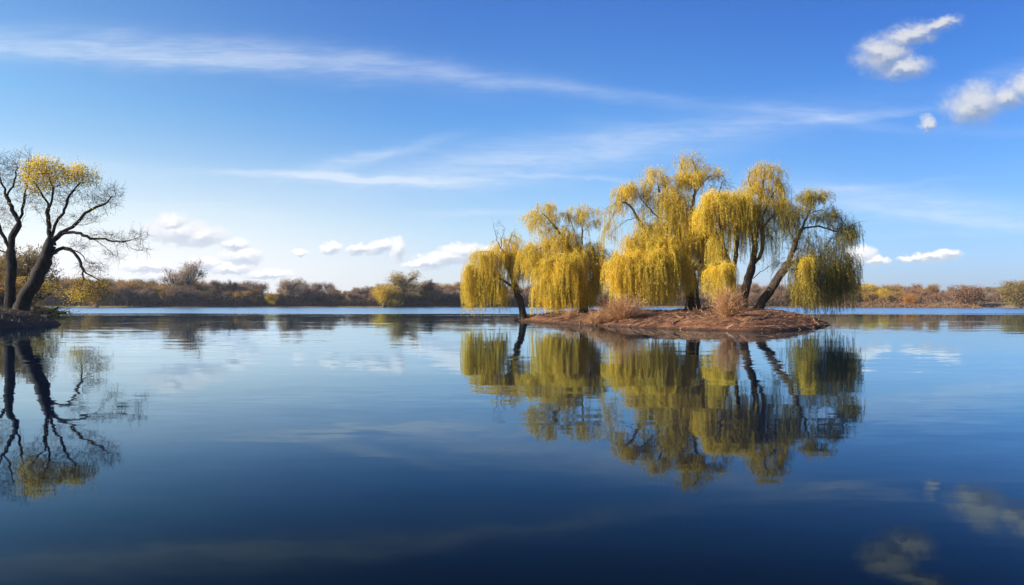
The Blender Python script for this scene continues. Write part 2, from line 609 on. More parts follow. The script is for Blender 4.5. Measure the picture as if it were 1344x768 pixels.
def island_h(x, y):
    wx = x + 1.6 * fbm(x * 0.25, y * 0.25, 4)
    wy = y + 1.6 * fbm(x * 0.25 + 40, y * 0.25, 4)
    d = poly_sd(wx, wy, ISL)
    n = fbm(x * 0.35 + 9, y * 0.35, 5)
    top = 1.0 + 0.46 * sstep(15, 22, x) - 0.45 * sstep(6.0, 1.0, x)
    inside = top * (1 - np.exp(-d / 4.2)) + 0.12 * sstep(0, 0.4, d)
    # worn ledges left by changing water levels, running along the shore
    led = np.abs(np.sin(d * 1.15 + 7 * fbm(x * 0.22, y * 0.4, 4))) ** 0.6
    inside = inside + (0.30 * led - 0.15) * sstep(0.2, 1.2, d) * sstep(13, 6, d) + 0.5 * n * sstep(0, 2, d)
    inside = inside + 0.34 * fbm(x * 1.6, y * 2.6, 4) * sstep(0, 1, d)
    return np.where(d > 0, inside, -1.2 * (1 - np.exp(d / 1.5)) - 0.01)


xs = np.linspace(-6, 33, 261)
ys = np.concatenate((np.linspace(40, 66, 240), np.linspace(66.2, 89, 90)))
m_soil = ground_mat('island_soil', [(0.165, 0.070, 0.035), (0.25, 0.115, 0.058), (0.04, 0.020, 0.014), (0.34, 0.19, 0.10)], 1.0, 1.0, 5.0, True, True)
o = link('island_ground', grid_mesh('island_ground', xs, ys, island_h), mat=m_soil)
tag(o, 'low island of reddish brown soil under the willows', kind='structure')

BANK = round_poly([(-39.6, 59.5), (-44.5, 65), (-60, 82), (-90, 124), (-104, 165), (-170, 180), (-200, 40), (-60, 36), (-43, 44), (-39.0, 49.0), (-37.6, 54)], 2)


def bank_h(x, y):
    wx = x + 2.0 * fbm(x * 0.2, y * 0.2, 4)
    wy = y + 2.0 * fbm(x * 0.2 + 40, y * 0.2, 4)
    d = poly_sd(wx, wy, BANK)
    inside = 1.75 * (1 - np.exp(-d / 2.6)) + 0.08 * sstep(0, 0.3, d) + 0.5 * fbm(x * 0.4, y * 0.4, 4) * sstep(0, 3, d) + 0.12 * fbm(x * 2, y * 2, 3) * sstep(0, 1, d)
    return np.where(d > 0, inside, -1.2 * (1 - np.exp(d / 1.5)) - 0.01)


m_bank = ground_mat('bank_soil', [(0.05, 0.038, 0.032), (0.085, 0.062, 0.048), (0.035, 0.028, 0.024), (0.14, 0.10, 0.07)], 1.0, 1.0, 5.0)
xs = np.unique(np.concatenate((np.linspace(-205, -70, 60), np.linspace(-70, -34, 150))))
ys = np.unique(np.concatenate((np.linspace(32, 72, 170), np.linspace(72, 190, 70))))
o = link('left_bank', grid_mesh('left_bank', xs, ys, bank_h), mat=m_bank)
tag(o, 'dark earth bank reaching in from the left', kind='structure')
# ------------------------------------------------------------------ tree growth


class Skel:
    pw = 0.72
    """branch skeleton: limbs laid by hand from the ground up, twigs grown into the crown space"""

    def __init__(s, step=0.35):
        s.P = []
        s.par = []
        s.limb = []
        s.step = step
        s.nl = 0

    def add_limb(s, pts, jit=0.04, first=False):
        pts = [np.asarray(p, float) for p in pts]
        if not first:
            A = np.array(s.P)
            i0 = int(np.argmin(((A - pts[0]) ** 2).sum(1)))
            pts[0] = A[i0]
        else:
            s.P.append(pts[0])
            s.par.append(-1)
            s.limb.append(0)
            i0 = len(s.P) - 1
        lid = s.nl
        s.nl += 1
        C = [2 * pts[0] - pts[1]] + pts + [2 * pts[-1] - pts[-2]]
        prev = i0
        last = pts[0]
        for k in range(1, len(C) - 2):
            p0, p1, p2, p3 = C[k - 1:k + 3]
            L = np.linalg.norm(p2 - p1)
            n = max(2, int(L / s.step))
            for j in range(1, n + 1):
                t = j / n
                q = 0.5 * ((2 * p1) + (-p0 + p2) * t + (2 * p0 - 5 * p1 + 4 * p2 - p3) * t * t + (-p0 + 3 * p1 - 3 * p2 + p3) * t ** 3)
                q = q + rng.normal(0, jit, 3)
                s.P.append(q)
                s.par.append(prev)
                s.limb.append(lid)
                prev = len(s.P) - 1
        return lid

    def grow(s, A, step, kill, iters, up=0.0, jit=0.25, minz=None):
        P = np.array(s.P)
        par = list(s.par)
        limb = list(s.limb)
        A = A.copy()
        near = np.zeros(len(A), int)
        dist = np.full(len(A), 1e9)
        for c in range(0, len(P), 400):
            D = np.linalg.norm(A[:, None, :] - P[None, c:c + 400, :], axis=2)
            j = D.argmin(1)
            dj = D[np.arange(len(A)), j]
            m = dj < dist
            near[m] = j[m] + c
            dist[m] = dj[m]
        nch = {}
        for it in range(iters):
            if len(A) == 0:
                break
            u, inv = np.unique(near, return_inverse=True)
            d = A - P[near]
            d /= np.linalg.norm(d, axis=1)[:, None] + 1e-9
            S = np.zeros((len(u), 3))
            np.add.at(S, inv, d)
            S /= np.linalg.norm(S, axis=1)[:, None] + 1e-9
            S += rng.normal(0, jit, S.shape)
            S[:, 2] += up
            S /= np.linalg.norm(S, axis=1)[:, None] + 1e-9
            ok = np.array([nch.get(int(i), 0) < 3 for i in u])
            if not ok.any():
                break
            for i in u[ok]:
                nch[int(i)] = nch.get(int(i), 0) + 1
            N = P[u[ok]] + S[ok] * step
            base = len(P)
            P = np.concatenate((P, N))
            par += [int(i) for i in u[ok]]
            limb += [limb[int(i)] for i in u[ok]]
            D = np.linalg.norm(A[:, None, :] - N[None], axis=2)
            j = D.argmin(1)
            dj = D[np.arange(len(A)), j]
            m = dj < dist
            near[m] = j[m] + base
            dist[m] = dj[m]
            # attractors whose node is exhausted go
            dead = np.array([nch.get(int(i), 0) >= 3 for i in near])
            keep = (dist > kill) & ~dead
            A = A[keep]
            near = near[keep]
            dist = dist[keep]
        s.P = [p for p in P]
        s.par = par
        s.limb = limb

    def twigs(s, n, length, segs=3, spread=0.9, rthr=0.05, up=0.1, zones=None):
        """fine end twigs off the thin branches"""
        P = np.array(s.P)
        cand = np.where(s.R < rthr)[0]
        cand = cand[cand > 0]
        if len(cand) == 0:
            return
        pick = rng.choice(cand, n)
        for i in pick:
            i = int(i)
            d = P[i] - P[s.par[i]]
            d = d / (np.linalg.norm(d) + 1e-9)
            d = d + rng.normal(0, spread, 3)
            d[2] += up
            d /= np.linalg.norm(d) + 1e-9
            L = length * rng.uniform(0.5, 1.3)
            prev = i
            q = P[i].copy()
            for k in range(segs):
                d = d + rng.normal(0, 0.22, 3)
                d /= np.linalg.norm(d)
                q = q + d * L / segs
                s.P.append(q.copy())
                s.par.append(prev)
                s.limb.append(s.limb[i])
                prev = len(s.P) - 1

    def radii(s, R0, rtip, pw=None):
        pw = pw or s.pw
        n = len(s.P)
        par = s.par
        has = np.zeros(n, bool)
        for p in par:
            if p >= 0:
                has[p] = True
        acc = np.zeros(n)
        acc[~has] = 1.0
        for i in range(n - 1, -1, -1):
            if par[i] >= 0:
                acc[par[i]] += acc[i]
        tot = acc[0]
        s.R = np.maximum(R0 * (acc / tot) ** pw, rtip)
        s.has = has
        return s.R

    def tubes(s, sel_of, nsel, flare=None):
        """tubes of the branches, sorted into nsel piles by sel_of(node); returns [(V, Q)]"""
        P = np.array(s.P)
        n = len(P)
        ch = [[] for _ in range(n)]
        for i, p in enumerate(s.par):
            if p >= 0:
                ch[p].append(i)
        chains = []
        stack = [(i, -1) for i in range(n) if s.par[i] < 0]
        while stack:
            i, p = stack.pop()
            c = [i] if p < 0 else [p, i]
            cur = i
            while ch[cur]:
                kids = sorted(ch[cur], key=lambda k: -s.R[k])
                for k in kids[1:]:
                    stack.append((k, cur))
                # break a chain where it changes pile
                if sel_of(kids[0]) != sel_of(cur):
                    stack.append((kids[0], cur))
                    break
                cur = kids[0]
                c.append(cur)
            if len(c) > 1:
                chains.append(c)
        piles = [([], [], [0]) for _ in range(nsel)]
        for c in chains:
            k = sel_of(c[1])
            V, Q, cnt = piles[k]
            pts = P[c]
            rad = s.R[c].copy()
            if s.par[c[0]] >= 0 or c[0] in s.starts_mid:
                rad[0] = min(rad[0], rad[1] * 1.25)
            r0 = rad.max()
            ns = 10 if r0 > 0.15 else (6 if r0 > 0.05 else 3)
            if flare and s.par[c[0]] < 0:
                h = pts[:, 2] - pts[0, 2]
                rad = rad * (1 + flare * np.exp(-np.maximum(h, 0) / 0.45))
            if len(rad) > 1 and not s.has[c[-1]]:
                rad[-1] *= 0.5
            T = np.gradient(pts, axis=0)
            T /= np.linalg.norm(T, axis=1)[:, None] + 1e-9
            ref = np.array((0.0, 0, 1)) if abs(T[0, 2]) < 0.9 else np.array((1.0, 0, 0))
            n1 = np.cross(T[0], ref)
            n1 /= np.linalg.norm(n1)
            ang = np.arange(ns) * 2 * math.pi / ns
            ca, sa = np.cos(ang)[:, None], np.sin(ang)[:, None]
            lump = 1 + (0.10 * np.sin(ang * 3 + rng.uniform(0, 6)) if ns == 10 else 0)
            for j in range(len(c)):
                n1 = n1 - T[j] * (n1 @ T[j])
                n1 /= np.linalg.norm(n1) + 1e-9
                n2 = np.cross(T[j], n1)
                rr = (rad[j] * lump * (1 + (rng.normal(0, 0.05, ns) if ns == 10 else 0)))
                rr = rr[:, None] if np.ndim(rr) else rr
                V.append(pts[j] + rr * (ca * n1 + sa * n2))
            b = cnt[0]
            a_ = np.arange(ns)
            for j in range(len(c) - 1):
                o0 = b + j * ns
                Q.append(np.stack((o0 + a_, o0 + (a_ + 1) % ns, o0 + ns + (a_ + 1) % ns, o0 + ns + a_), -1))
            cnt[0] += ns * len(c)
        res = []
        for V, Q, cnt in piles:
            res.append((np.concatenate(V), np.concatenate(Q)) if V else None)
        return res


Skel.starts_mid = set()


def blob_points(zones, D0, key='n'):
    """points through the crown space; zone = dict(c=(px,py), r=(rx,ry) px, d depth shift m, n count)"""
    out = []
    for z in zones:
        n = z.get(key, 0)
        if not n:
            continue
        D = D0 + z.get('d', 0)
        c = at(z['c'][0], z['c'][1], D)
        k = D / F
        rx, rz = z['r'][0] * k, z['r'][1] * k
        rd = z.get('rd', max(1.0, 0.75 * rx))
        u = rng.normal(0, 1, (n, 3))
        u /= np.linalg.norm(u, axis=1)[:, None]
        u *= (rng.uniform(0, 1, n) ** 0.42)[:, None]
        out.append(c + u * np.array((rx, rd, rz)))
    return np.concatenate(out)


def zone_of(pts, zones, D0):
    best = np.full(len(pts), 1e9)
    idx = np.zeros(len(pts), int)
    for i, z in enumerate(zones):
        D = D0 + z.get('d', 0)
        c = at(z['c'][0], z['c'][1], D)
        k = D / F
        rx, rz = z['r'][0] * k, z['r'][1] * k
        rd = z.get('rd', max(1.0, 0.75 * rx))
        q = (pts - c) / np.array((rx, rd, rz))
        dd = (q ** 2).sum(1)
        m = dd < best
        best[m] = dd[m]
        idx[m] = i
    return idx, best


def leaf_quads(C, Dr, L, W):
    """slim four-cornered leaves: centre start C, direction Dr, length L, width W"""
    n = len(C)
    Dr = Dr / (np.linalg.norm(Dr, axis=1)[:, None] + 1e-9)
    r = rng.normal(0, 1, (n, 3))
    S = np.cross(Dr, r)
    S /= np.linalg.norm(S, axis=1)[:, None] + 1e-9
    L = L[:, None]
    W = W[:, None]
    a = C
    b = C + Dr * L * 0.45 + S * W * 0.5
    c = C + Dr * L
    d = C + Dr * L * 0.45 - S * W * 0.5
    V = np.stack((a, b, c, d), 1).reshape(-1, 3)
    Q = np.arange(4 * n).reshape(-1, 4)
    return V, Q


def streamers(starts, outs, lens, lps, leafL, leafW, tint):
    """weeping shoots with slim leaves; returns leaf arrays and shoot ribbons"""
    LC, LD, LT, RV, RQ = [], [], [], [], []
    base = 0
    for p0, o_, L, tn in zip(starts, outs, lens, tint):
        a = min(0.5, 0.12 + 0.12 * L)
        ph = rng.uniform(0, 6.28)
        ph2 = rng.uniform(0, 6.28)
        sw = rng.uniform(0.02, 0.08) * L ** 0.7

        def f(t):
            t = np.asarray(t)[:, None]
            hz = a * (1 - np.exp(-t / a))
            z = -(t - 0.75 * hz)
            s_ = np.sin(t * 0.9 + ph) * sw * np.minimum(t, 1)
            c_ = np.cos(t * 0.7 + ph2) * sw * np.minimum(t, 1)
            return p0 + o_ * hz * 1.2 + np.concatenate((s_, c_, z), 1)
        n = max(3, int(L * lps))
        tt = np.sort(rng.uniform(0.0, L, n))
        pts = f(tt)
        LC.append(pts + rng.normal(0, 0.035, pts.shape))
        dn = rng.normal(0, 0.55, pts.shape)
        dn[:, 2] -= 1.0
        LD.append(dn)
        LT.append(np.clip(tn + rng.normal(0, 0.16, n), 0, 1))
        k = max(2, int(L / 0.6) + 1)
        tk = np.linspace(0, L, k)
        q = f(tk)
        wv = np.array((math.cos(ph), math.sin(ph), 0)) * 0.007
        RV.append(np.stack((q - wv, q + wv), 1).reshape(-1, 3))
        i = base + np.arange(k - 1) * 2
        RQ.append(np.stack((i, i + 1, i + 3, i + 2), -1))
        base += 2 * k
    LC = np.concatenate(LC)
    LD = np.concatenate(LD)
    LT = np.concatenate(LT)
    n = len(LC)
    V, Q = leaf_quads(LC, LD, rng.uniform(0.7, 1.3, n) * leafL, rng.uniform(0.7, 1.3, n) * leafW)
    return V, Q, np.repeat(LT, 4), np.concatenate(RV), np.concatenate(RQ)


def build_tree(name, label, cat, D0, trunk, limbs, zones, R0, rtip, barkm, leafm, twigm, ground_f,
               group=None, step=0.35, gstep=0.32, kill=0.45, iters=90, weep=True, twig_n=500, twig_l=0.9,
               leafL=0.11, leafW=0.030, lps=14, part_limbs=True, kmul=1.0, nmul=1.0, grow_r=1.0):
    zones = [dict(z, n=int(z['n'] * nmul), r=(z['r'][0] * grow_r, z['r'][1] * grow_r)) for z in zones]
    sk = Skel(step)
    sk.pw = 0.72 if weep else 0.82

    def P3(p):
        return at(p[0], p[1], D0 + (p[2] if len(p) > 2 else 0))
    tp = [P3(p) for p in trunk]
    gz = float(ground_f(np.array([tp[0][0]]), np.array([tp[0][1]]))[0])
    tp[0][2] = gz - 0.25
    sk.add_limb(tp, 0.03, True)
    for lb in limbs:
        pts = [P3(p) for p in lb]
        if lb[0][-1] == 'g':
            pass
        sk.add_limb(pts, 0.05)
    A = blob_points(zones, D0)
    A = A[A[:, 2] > gz + 1.0]
    sk.grow(A, gstep, kill, iters, up=0.02)
    sk.radii(R0, rtip)
    if twig_n:
        sk.twigs(twig_n, twig_l, up=-0.2 if weep else 0.15)
        sk.radii(R0, rtip)
    origin = np.array((tp[0][0], tp[0][1], gz))
    P = np.array(sk.P)
    Rr = sk.R
    root = thing(name, label, cat, tuple(origin), group)
    thin = 0.035
    nl = sk.nl

    def sel(i):
        if Rr[i] < thin:
            return nl
        return sk.limb[i] if part_limbs else 0
    sk.P = [p - origin for p in sk.P]
    res = sk.tubes(sel, nl + 1, flare=0.55)
    for k, rv in enumerate(res):
        if rv is None:
            continue
        nm = 'trunk' if k == 0 else ('twigs' if k == nl else 'limb')
        link(nm, np_mesh(nm, rv[0], quads=rv[1], smooth=True), root, twigm if k == nl else barkm)
    # foliage
    zi, zd = zone_of(P, zones, D0)
    cand = np.where((Rr < 0.03) & (P[:, 2] > gz + 1.2))[0]
    cand = cand[zd[cand] < 2.2]
    LV, LQ, LT, RV, RQ = [], [], [], [], []
    S_, O_, L_, T_ = [], [], [], []
    c2, d2, t2 = [], [], []
    for k, z in enumerate(zones):
        kk = z.get('k', 0)
        if kk == 0:
            continue
        ids = cand[zi[cand] == k]
        if len(ids) == 0:
            continue
        n = int(kk * kmul)
        pick = rng.choice(ids, n)
        pos = P[pick] + rng.normal(0, 0.08, (n, 3))
        tn0 = z.get('t', 0.5)
        if z.get('fluff', False) or not weep:
            per = z.get('per', 10)
            sp_ = z.get('sp', 0.30)
            pp = np.repeat(pos, per, 0) + rng.normal(0, sp_, (n * per, 3))
            c2.append(pp)
            dd = rng.normal(0, 1, (n * per, 3))
            dd[:, 2] -= 0.4 if weep else 0
            d2.append(dd)
            t2.append(np.clip(tn0 + np.repeat(rng.normal(0, 0.15, n), per) + rng.normal(0, 0.15, n * per), 0, 1))
        else:
            lo, hi = z['L']
            L = lo + (hi - lo) * rng.uniform(0, 1, n) ** 1.0
            if 'bot' in z:
                k_ = (P[pick][:, 1]) / F
                zb = CAM_H + (399.5 - (z['bot'] - 4 + 44 * (vnoise(pos[:, 0] * 1.5 + 5, pos[:, 1] * 0.6) - 0.5) + rng.normal(0, z.get('bj', 6) * 1.4, n))) * k_
                L = np.minimum(L, pos[:, 2] - np.maximum(zb, 0.08))
            gh = ground_f(pos[:, 0], pos[:, 1])
            L = np.minimum(L, pos[:, 2] - np.maximum(gh, 0.0) - 0.12)
            ok = L > 0.3
            pos, L, pk = pos[ok], L[ok], pick[ok]
            par = np.array(sk.par)[pk]
            o_ = P[pk] - P[par]
            o_[:, 2] = 0
            o_ += rng.normal(0, 0.12, o_.shape) * np.array((1, 1, 0))
            o_ /= np.linalg.norm(o_, axis=1)[:, None] + 1e-9
            S_.append(pos - origin)
            O_.append(o_)
            L_.append(L)
            T_.append(np.clip(tn0 + rng.normal(0, 0.12, len(L)), 0, 1))
            # loose leaves round the head of each shoot
            per = 7
            c2.append(np.repeat(pos, per, 0) + rng.normal(0, 0.20, (len(pos) * per, 3)))
            dd = rng.normal(0, 1, (len(pos) * per, 3))
            dd[:, 2] -= 0.3
            d2.append(dd)
            t2.append(np.clip(tn0 + rng.normal(0, 0.2, len(pos) * per), 0, 1))
    if S_:
        V, Q, T, V2, Q2 = streamers(np.concatenate(S_), np.concatenate(O_), np.concatenate(L_), lps, leafL, leafW, np.concatenate(T_))
        LV.append(V); LQ.append(Q); LT.append(T)
        link('shoots', np_mesh('shoots', V2, quads=Q2), root, twigm)
    if c2:
        c2 = np.concatenate(c2) - origin
        n = len(c2)
        V, Q = leaf_quads(c2, np.concatenate(d2), rng.uniform(0.7, 1.3, n) * leafL, rng.uniform(0.8, 1.4, n) * leafW)
        LQ.append(Q + (len(LV[0]) if LV else 0)); LV.append(V); LT.append(np.repeat(np.concatenate(t2), 4))
    if LV:
        LV = np.concatenate(LV)
        LQ = np.concatenate(LQ)
        LT = np.concatenate(LT)
        link('crown', np_mesh('crown', LV, quads=LQ, attrs={'tint': LT}), root, leafm)
    print(name, 'nodes', len(P), 'leaves', 0 if not len(LV) else len(LV) // 4)
    return root


m_bark_w = bark_mat('willow_bark', (0.03, 0.021, 0.016), (0.075, 0.054, 0.038))
m_twig_w = bark_mat('willow_twigs', (0.07, 0.048, 0.022), (0.14, 0.10, 0.042))
m_bark_d = bark_mat('dark_bark', (0.014, 0.011, 0.010), (0.036, 0.028, 0.024))
m_twig_d = bark_mat('dark_twigs', (0.018, 0.014, 0.012), (0.035, 0.027, 0.022))
YEL = leaf_mat('yellow_willow_leaves', (0.62, 0.435, 0.03), (0.96, 0.70, 0.05), (0.66, 0.53, 0.055), 0.52)
OLI = leaf_mat('olive_willow_leaves', (0.15, 0.14, 0.025), (0.80, 0.58, 0.04), (0.19, 0.17, 0.03), 0.5)
AUT = leaf_mat('autumn_leaves', (0.55, 0.36, 0.025), (0.95, 0.70, 0.04), (0.65, 0.48, 0.05))


def Z(px, py, rx, ry, n, k, L=(1, 2), t=0.5, **kw):
    d = dict(c=(px, py), r=(rx, ry), n=n, k=k, L=L, t=t)
    d.update(kw)
    return d


KM = 2.6
# ---- leaning willow at the island's left end
build_tree('willow_tree', 'small golden willow leaning left over the water at the island\'s left tip', 'tree', 75,
    [(688, 414), (684, 400), (677, 378), (669, 352), (662, 330)],
    [[(672, 360), (658, 342), (640, 330), (622, 332)], [(664, 336), (655, 320), (650, 304), (648, 294)],
     [(677, 378), (655, 365), (636, 352), (622, 348)], [(668, 350), (682, 335), (692, 325)], [(656, 325), (660, 308), (664, 298)],
     [(664, 336), (668, 318), (672, 306), (676, 300, -1)], [(672, 360), (684, 348), (697, 340)]],
    [Z(640, 334, 26, 9, 130, 150, (1.5, 3.5), .75, bot=398), Z(662, 328, 16, 14, 110, 110, (.8, 2.2), .6), Z(620, 352, 10, 7, 60, 80, (2.5, 5.5), .8, bot=411),
     Z(670, 318, 12, 12, 70, 60, (.4, 1.2), .5), Z(655, 302, 12, 12, 60, 0), Z(638, 362, 20, 14, 130, 170, (2, 4.6), .8, bot=412),
     Z(683, 335, 10, 10, 60, 50, (1, 2.5), .5), Z(672, 350, 12, 14, 60, 60, (1, 3), .35, bot=405), Z(694, 342, 13, 16, 80, 70, (1, 3), .45, bot=385), Z(655, 385, 14, 8, 40, 50, (1, 2), .6, bot=412)],
    0.36, 0.007, m_bark_w, YEL, m_twig_w, island_h, kmul=KM, twig_n=350, twig_l=0.8, lps=30)

# ---- second willow, round curtain
build_tree('willow_tree', 'round golden willow with a bright curtain touching the bank, second from the island\'s left end', 'tree', 71,
    [(766, 405), (767, 385), (765, 362), (761, 344), (758, 332)],
    [[(762, 346), (747, 326), (733, 305), (722, 290), (714, 282)], [(759, 336), (756, 315), (752, 298), (748, 285)],
     [(761, 340), (764, 320), (764, 300), (769, 286), (780, 276)], [(745, 322), (725, 322), (708, 326), (698, 332)],
     [(766, 365), (748, 350), (732, 342, -2), (718, 345, -3)], [(765, 355), (780, 342), (795, 345)], [(764, 300), (760, 285), (757, 274)], [(766, 305), (780, 292), (790, 288)]],
    [Z(712, 285, 24, 18, 160, 150, (.4, 1.3), .6), Z(722, 272, 8, 8, 40, 30, (.3, .9), .6), Z(757, 280, 19, 10, 130, 110, (.3, 1.1), .65), Z(781, 286, 9, 12, 60, 40, (.3, .9), .45),
     Z(738, 312, 30, 18, 200, 190, (.8, 3.4), .6), Z(704, 330, 22, 14, 150, 170, (1.5, 3.6), .45, bot=372), Z(765, 328, 26, 14, 160, 160, (.8, 3.6), .6, bot=390),
     Z(738, 346, 28, 16, 230, 380, (1.2, 6), .85, bot=415, d=-2), Z(722, 372, 16, 12, 100, 190, (2, 4), .85, bot=417, d=-2.5), Z(788, 345, 20, 20, 160, 130, (1.5, 3.6), .3, bot=402), Z(765, 375, 22, 10, 90, 170, (1, 3), .5, bot=408)],
    0.42, 0.007, m_bark_w, YEL, m_twig_w, island_h, kmul=KM, twig_n=500, twig_l=0.8, lps=30)

# ---- the biggest willow
build_tree('willow_tree', 'largest and tallest golden willow with a wide bright hanging curtain, mid island', 'tree', 69,
    [(911, 404), (909, 385), (906, 365), (901, 345), (897, 325)],
    [[(900, 345), (886, 325), (872, 318), (856, 320), (846, 303), (836, 285), (826, 270), (812, 262)],
     [(897, 326), (890, 302), (878, 278), (868, 260), (863, 240)], [(898, 330), (903, 300), (908, 272), (912, 248), (912, 220), (908, 206)],
     [(905, 362), (922, 340), (930, 312), (934, 285), (940, 262), (948, 240)], [(903, 352), (880, 340), (855, 335, -2), (832, 338, -3), (815, 345, -3)],
     [(887, 300), (878, 290), (860, 282), (842, 262)], [(912, 255), (925, 238), (940, 225)], [(896, 322), (905, 318, 2), (925, 300, 3)],
     [(905, 358), (890, 352, -3), (872, 348, -4)], [(912, 240), (898, 226), (892, 212)], [(936, 280), (925, 262), (920, 246)]],
    [Z(822, 250, 20, 9, 150, 110, (.4, 1.4), .65), Z(812, 268, 12, 14, 80, 36, (.4, 1.6), .5), Z(860, 232, 17, 12, 150, 110, (.3, 1.0), .6), Z(846, 250, 14, 12, 90, 50, (.4, 1.2), .5),
     Z(906, 213, 20, 10, 150, 70, (.3, .9), .6), Z(907, 231, 20, 10, 160, 200, (.4, 1.3), .9), Z(937, 226, 14, 8, 80, 50, (.3, .8), .65), Z(946, 248, 20, 22, 260, 18, (.3, .7), .5),
     Z(880, 258, 30, 18, 220, 200, (.5, 3.2), .5), Z(898, 285, 34, 20, 220, 230, (.8, 4.5), .5), Z(858, 300, 26, 16, 140, 150, (.8, 4.0), .55), Z(868, 322, 34, 10, 190, 300, (1.5, 4), .65, bot=395, d=-1),
     Z(842, 318, 22, 14, 140, 150, (.8, 3.2), .75, bot=390, d=-1), Z(820, 346, 23, 13, 200, 380, (1.2, 4.6), .9, bot=393, bj=8, d=-3), Z(860, 342, 28, 16, 240, 520, (1.2, 5.0), .9, bot=398, bj=8, d=-3), Z(892, 350, 20, 14, 150, 220, (1.5, 4.5), .6, bot=402, d=-2),
     Z(927, 305, 18, 22, 170, 230, (1.5, 4), .45, bot=385), Z(925, 350, 12, 14, 70, 90, (1, 3), .25, bot=395), Z(802, 290, 12, 26, 80, 24, (1, 3), .5), Z(845, 275, 22, 18, 90, 30, (.6, 2), .5)],
    0.66, 0.007, m_bark_w, YEL, m_twig_w, island_h, kmul=KM, twig_n=1900, twig_l=1.0, lps=30)

# ---- two upright willows side by side
build_tree('willow_tree', 'slender willow with bright yellow drooping top just right of the largest willow', 'tree', 65,
    [(957, 404), (959, 385), (959, 362), (954, 340), (948, 320)],
    [[(950, 328), (940, 305), (932, 290), (926, 278)], [(959, 365), (966, 340), (968, 315), (965, 292), (962, 272), (955, 262)],
     [(950, 325), (946, 300), (944, 280), (945, 265)], [(957, 360), (948, 348, -2), (938, 346, -3)]],
    [Z(944, 263, 23, 13, 190, 230, (.5, 3.4), .95, bot=318, bj=10), Z(924, 279, 10, 11, 80, 110, (1.0, 2.4), .95, bot=312), Z(968, 262, 18, 12, 140, 140, (1, 3.2), .7, bot=330),
     Z(962, 290, 18, 18, 90, 60, (1, 3), .4), Z(944, 352, 15, 9, 90, 150, (1, 3.6), .85, bot=400, bj=6, d=-3), Z(940, 322, 13, 16, 60, 60, (1, 3), .4)],
    0.40, 0.007, m_bark_w, YEL, m_twig_w, island_h, kmul=KM, twig_n=350, twig_l=0.8, lps=28)

build_tree('willow_tree', 'tall willow with long thin grey green streamers, its trunk forking beside a thin bare stem', 'tree', 67,
    [(975, 404), (977, 390), (982, 370), (987, 350), (991, 325)],
    [[(991, 325), (993, 300), (996, 275), (1000, 250), (1004, 228)], [(986, 352), (998, 335), (1002, 315), (1000, 290), (1008, 265), (1020, 250)],
     [(991, 320), (982, 298), (976, 275), (974, 258)], [(983, 368), (998, 358), (1012, 348), (1022, 343)], [(1000, 300), (1018, 280), (1032, 268)], [(998, 262), (985, 245), (982, 232)]],
    [Z(1003, 224, 25, 9, 170, 130, (.3, 1.1), .55), Z(985, 243, 16, 10, 100, 100, (.5, 1.6), .55), Z(1012, 243, 20, 12, 130, 120, (.6, 2.0), .6), Z(990, 268, 24, 14, 160, 200, (1, 3.4), .6, bot=330),
     Z(1018, 268, 18, 12, 120, 130, (1, 3.6), .5, bot=335), Z(978, 298, 16, 14, 80, 70, (1.5, 4), .35, bot=360), Z(1005, 300, 14, 16, 60, 50, (1.5, 4), .3), Z(1036, 276, 14, 14, 80, 60, (1, 3.2), .3), Z(1018, 345, 8, 5, 20, 10, (.5, 1), .2)],
    0.40, 0.007, m_bark_w, YEL, m_twig_w, island_h, kmul=KM, twig_n=450, twig_l=0.9, lps=17)

# ---- leaning olive willow at the right end
build_tree('willow_tree', 'dark olive willow leaning right with low curtains over the water at the island\'s right end', 'tree', 64,
    [(993, 405), (1004, 392), (1014, 378), (1022, 364), (1033, 348), (1040, 330)],
    [[(1040, 331), (1048, 310), (1056, 292), (1063, 276), (1070, 262)], [(1034, 348), (1050, 342), (1068, 338), (1085, 340), (1100, 350)],
     [(1052, 302), (1070, 298), (1086, 300), (1100, 304), (1112, 308)], [(1015, 377), (1012, 362), (1018, 350), (1030, 338)],
     [(1012, 405), (1019, 392), (1020, 382), (1016, 374)], [(1030, 352), (1045, 352, -2), (1060, 350, -3)], [(1060, 282), (1078, 276), (1092, 282)],
     [(1044, 322), (1036, 300), (1032, 282)], [(1068, 338), (1090, 352), (1104, 364)]],
    [Z(1068, 258, 18, 8, 130, 150, (.3, .9), .6), Z(1056, 272, 16, 8, 60, 50, (.4, 1.2), .3), Z(1088, 284, 20, 12, 170, 120, (.3, 1.0), .12), Z(1108, 300, 15, 10, 140, 90, (1.0, 2.4), .12, bot=334), Z(1121, 307, 5, 3, 20, 14, (.2, .5), .1),
     Z(1034, 285, 20, 18, 150, 42, (.8, 2.6), .2), Z(1048, 312, 22, 18, 160, 30, (.6, 2.2), .15), Z(1075, 324, 30, 16, 200, 55, (.8, 3.5), .2), Z(1054, 350, 22, 18, 200, 85, (0.8, 5), .2, bot=402, bj=8, d=-1), Z(1080, 346, 24, 20, 240, 125, (0.8, 5.5), .3, bot=413, bj=8),
     Z(1098, 350, 18, 20, 180, 120, (1.2, 4.4), .25, bot=417, bj=6), Z(1112, 352, 11, 18, 110, 90, (0.8, 3.0), .35, bot=404), Z(1058, 346, 6, 6, 30, 70, (1, 2), .95, d=-3), Z(1054, 375, 10, 6, 50, 60, (1.5, 2.6), .9, bot=414, d=-2), Z(1092, 322, 20, 14, 130, 34, (.8, 2.6), .15)],
    0.38, 0.007, m_bark_w, OLI, m_twig_d, island_h, kmul=KM, twig_n=1500, twig_l=1.0, lps=27)

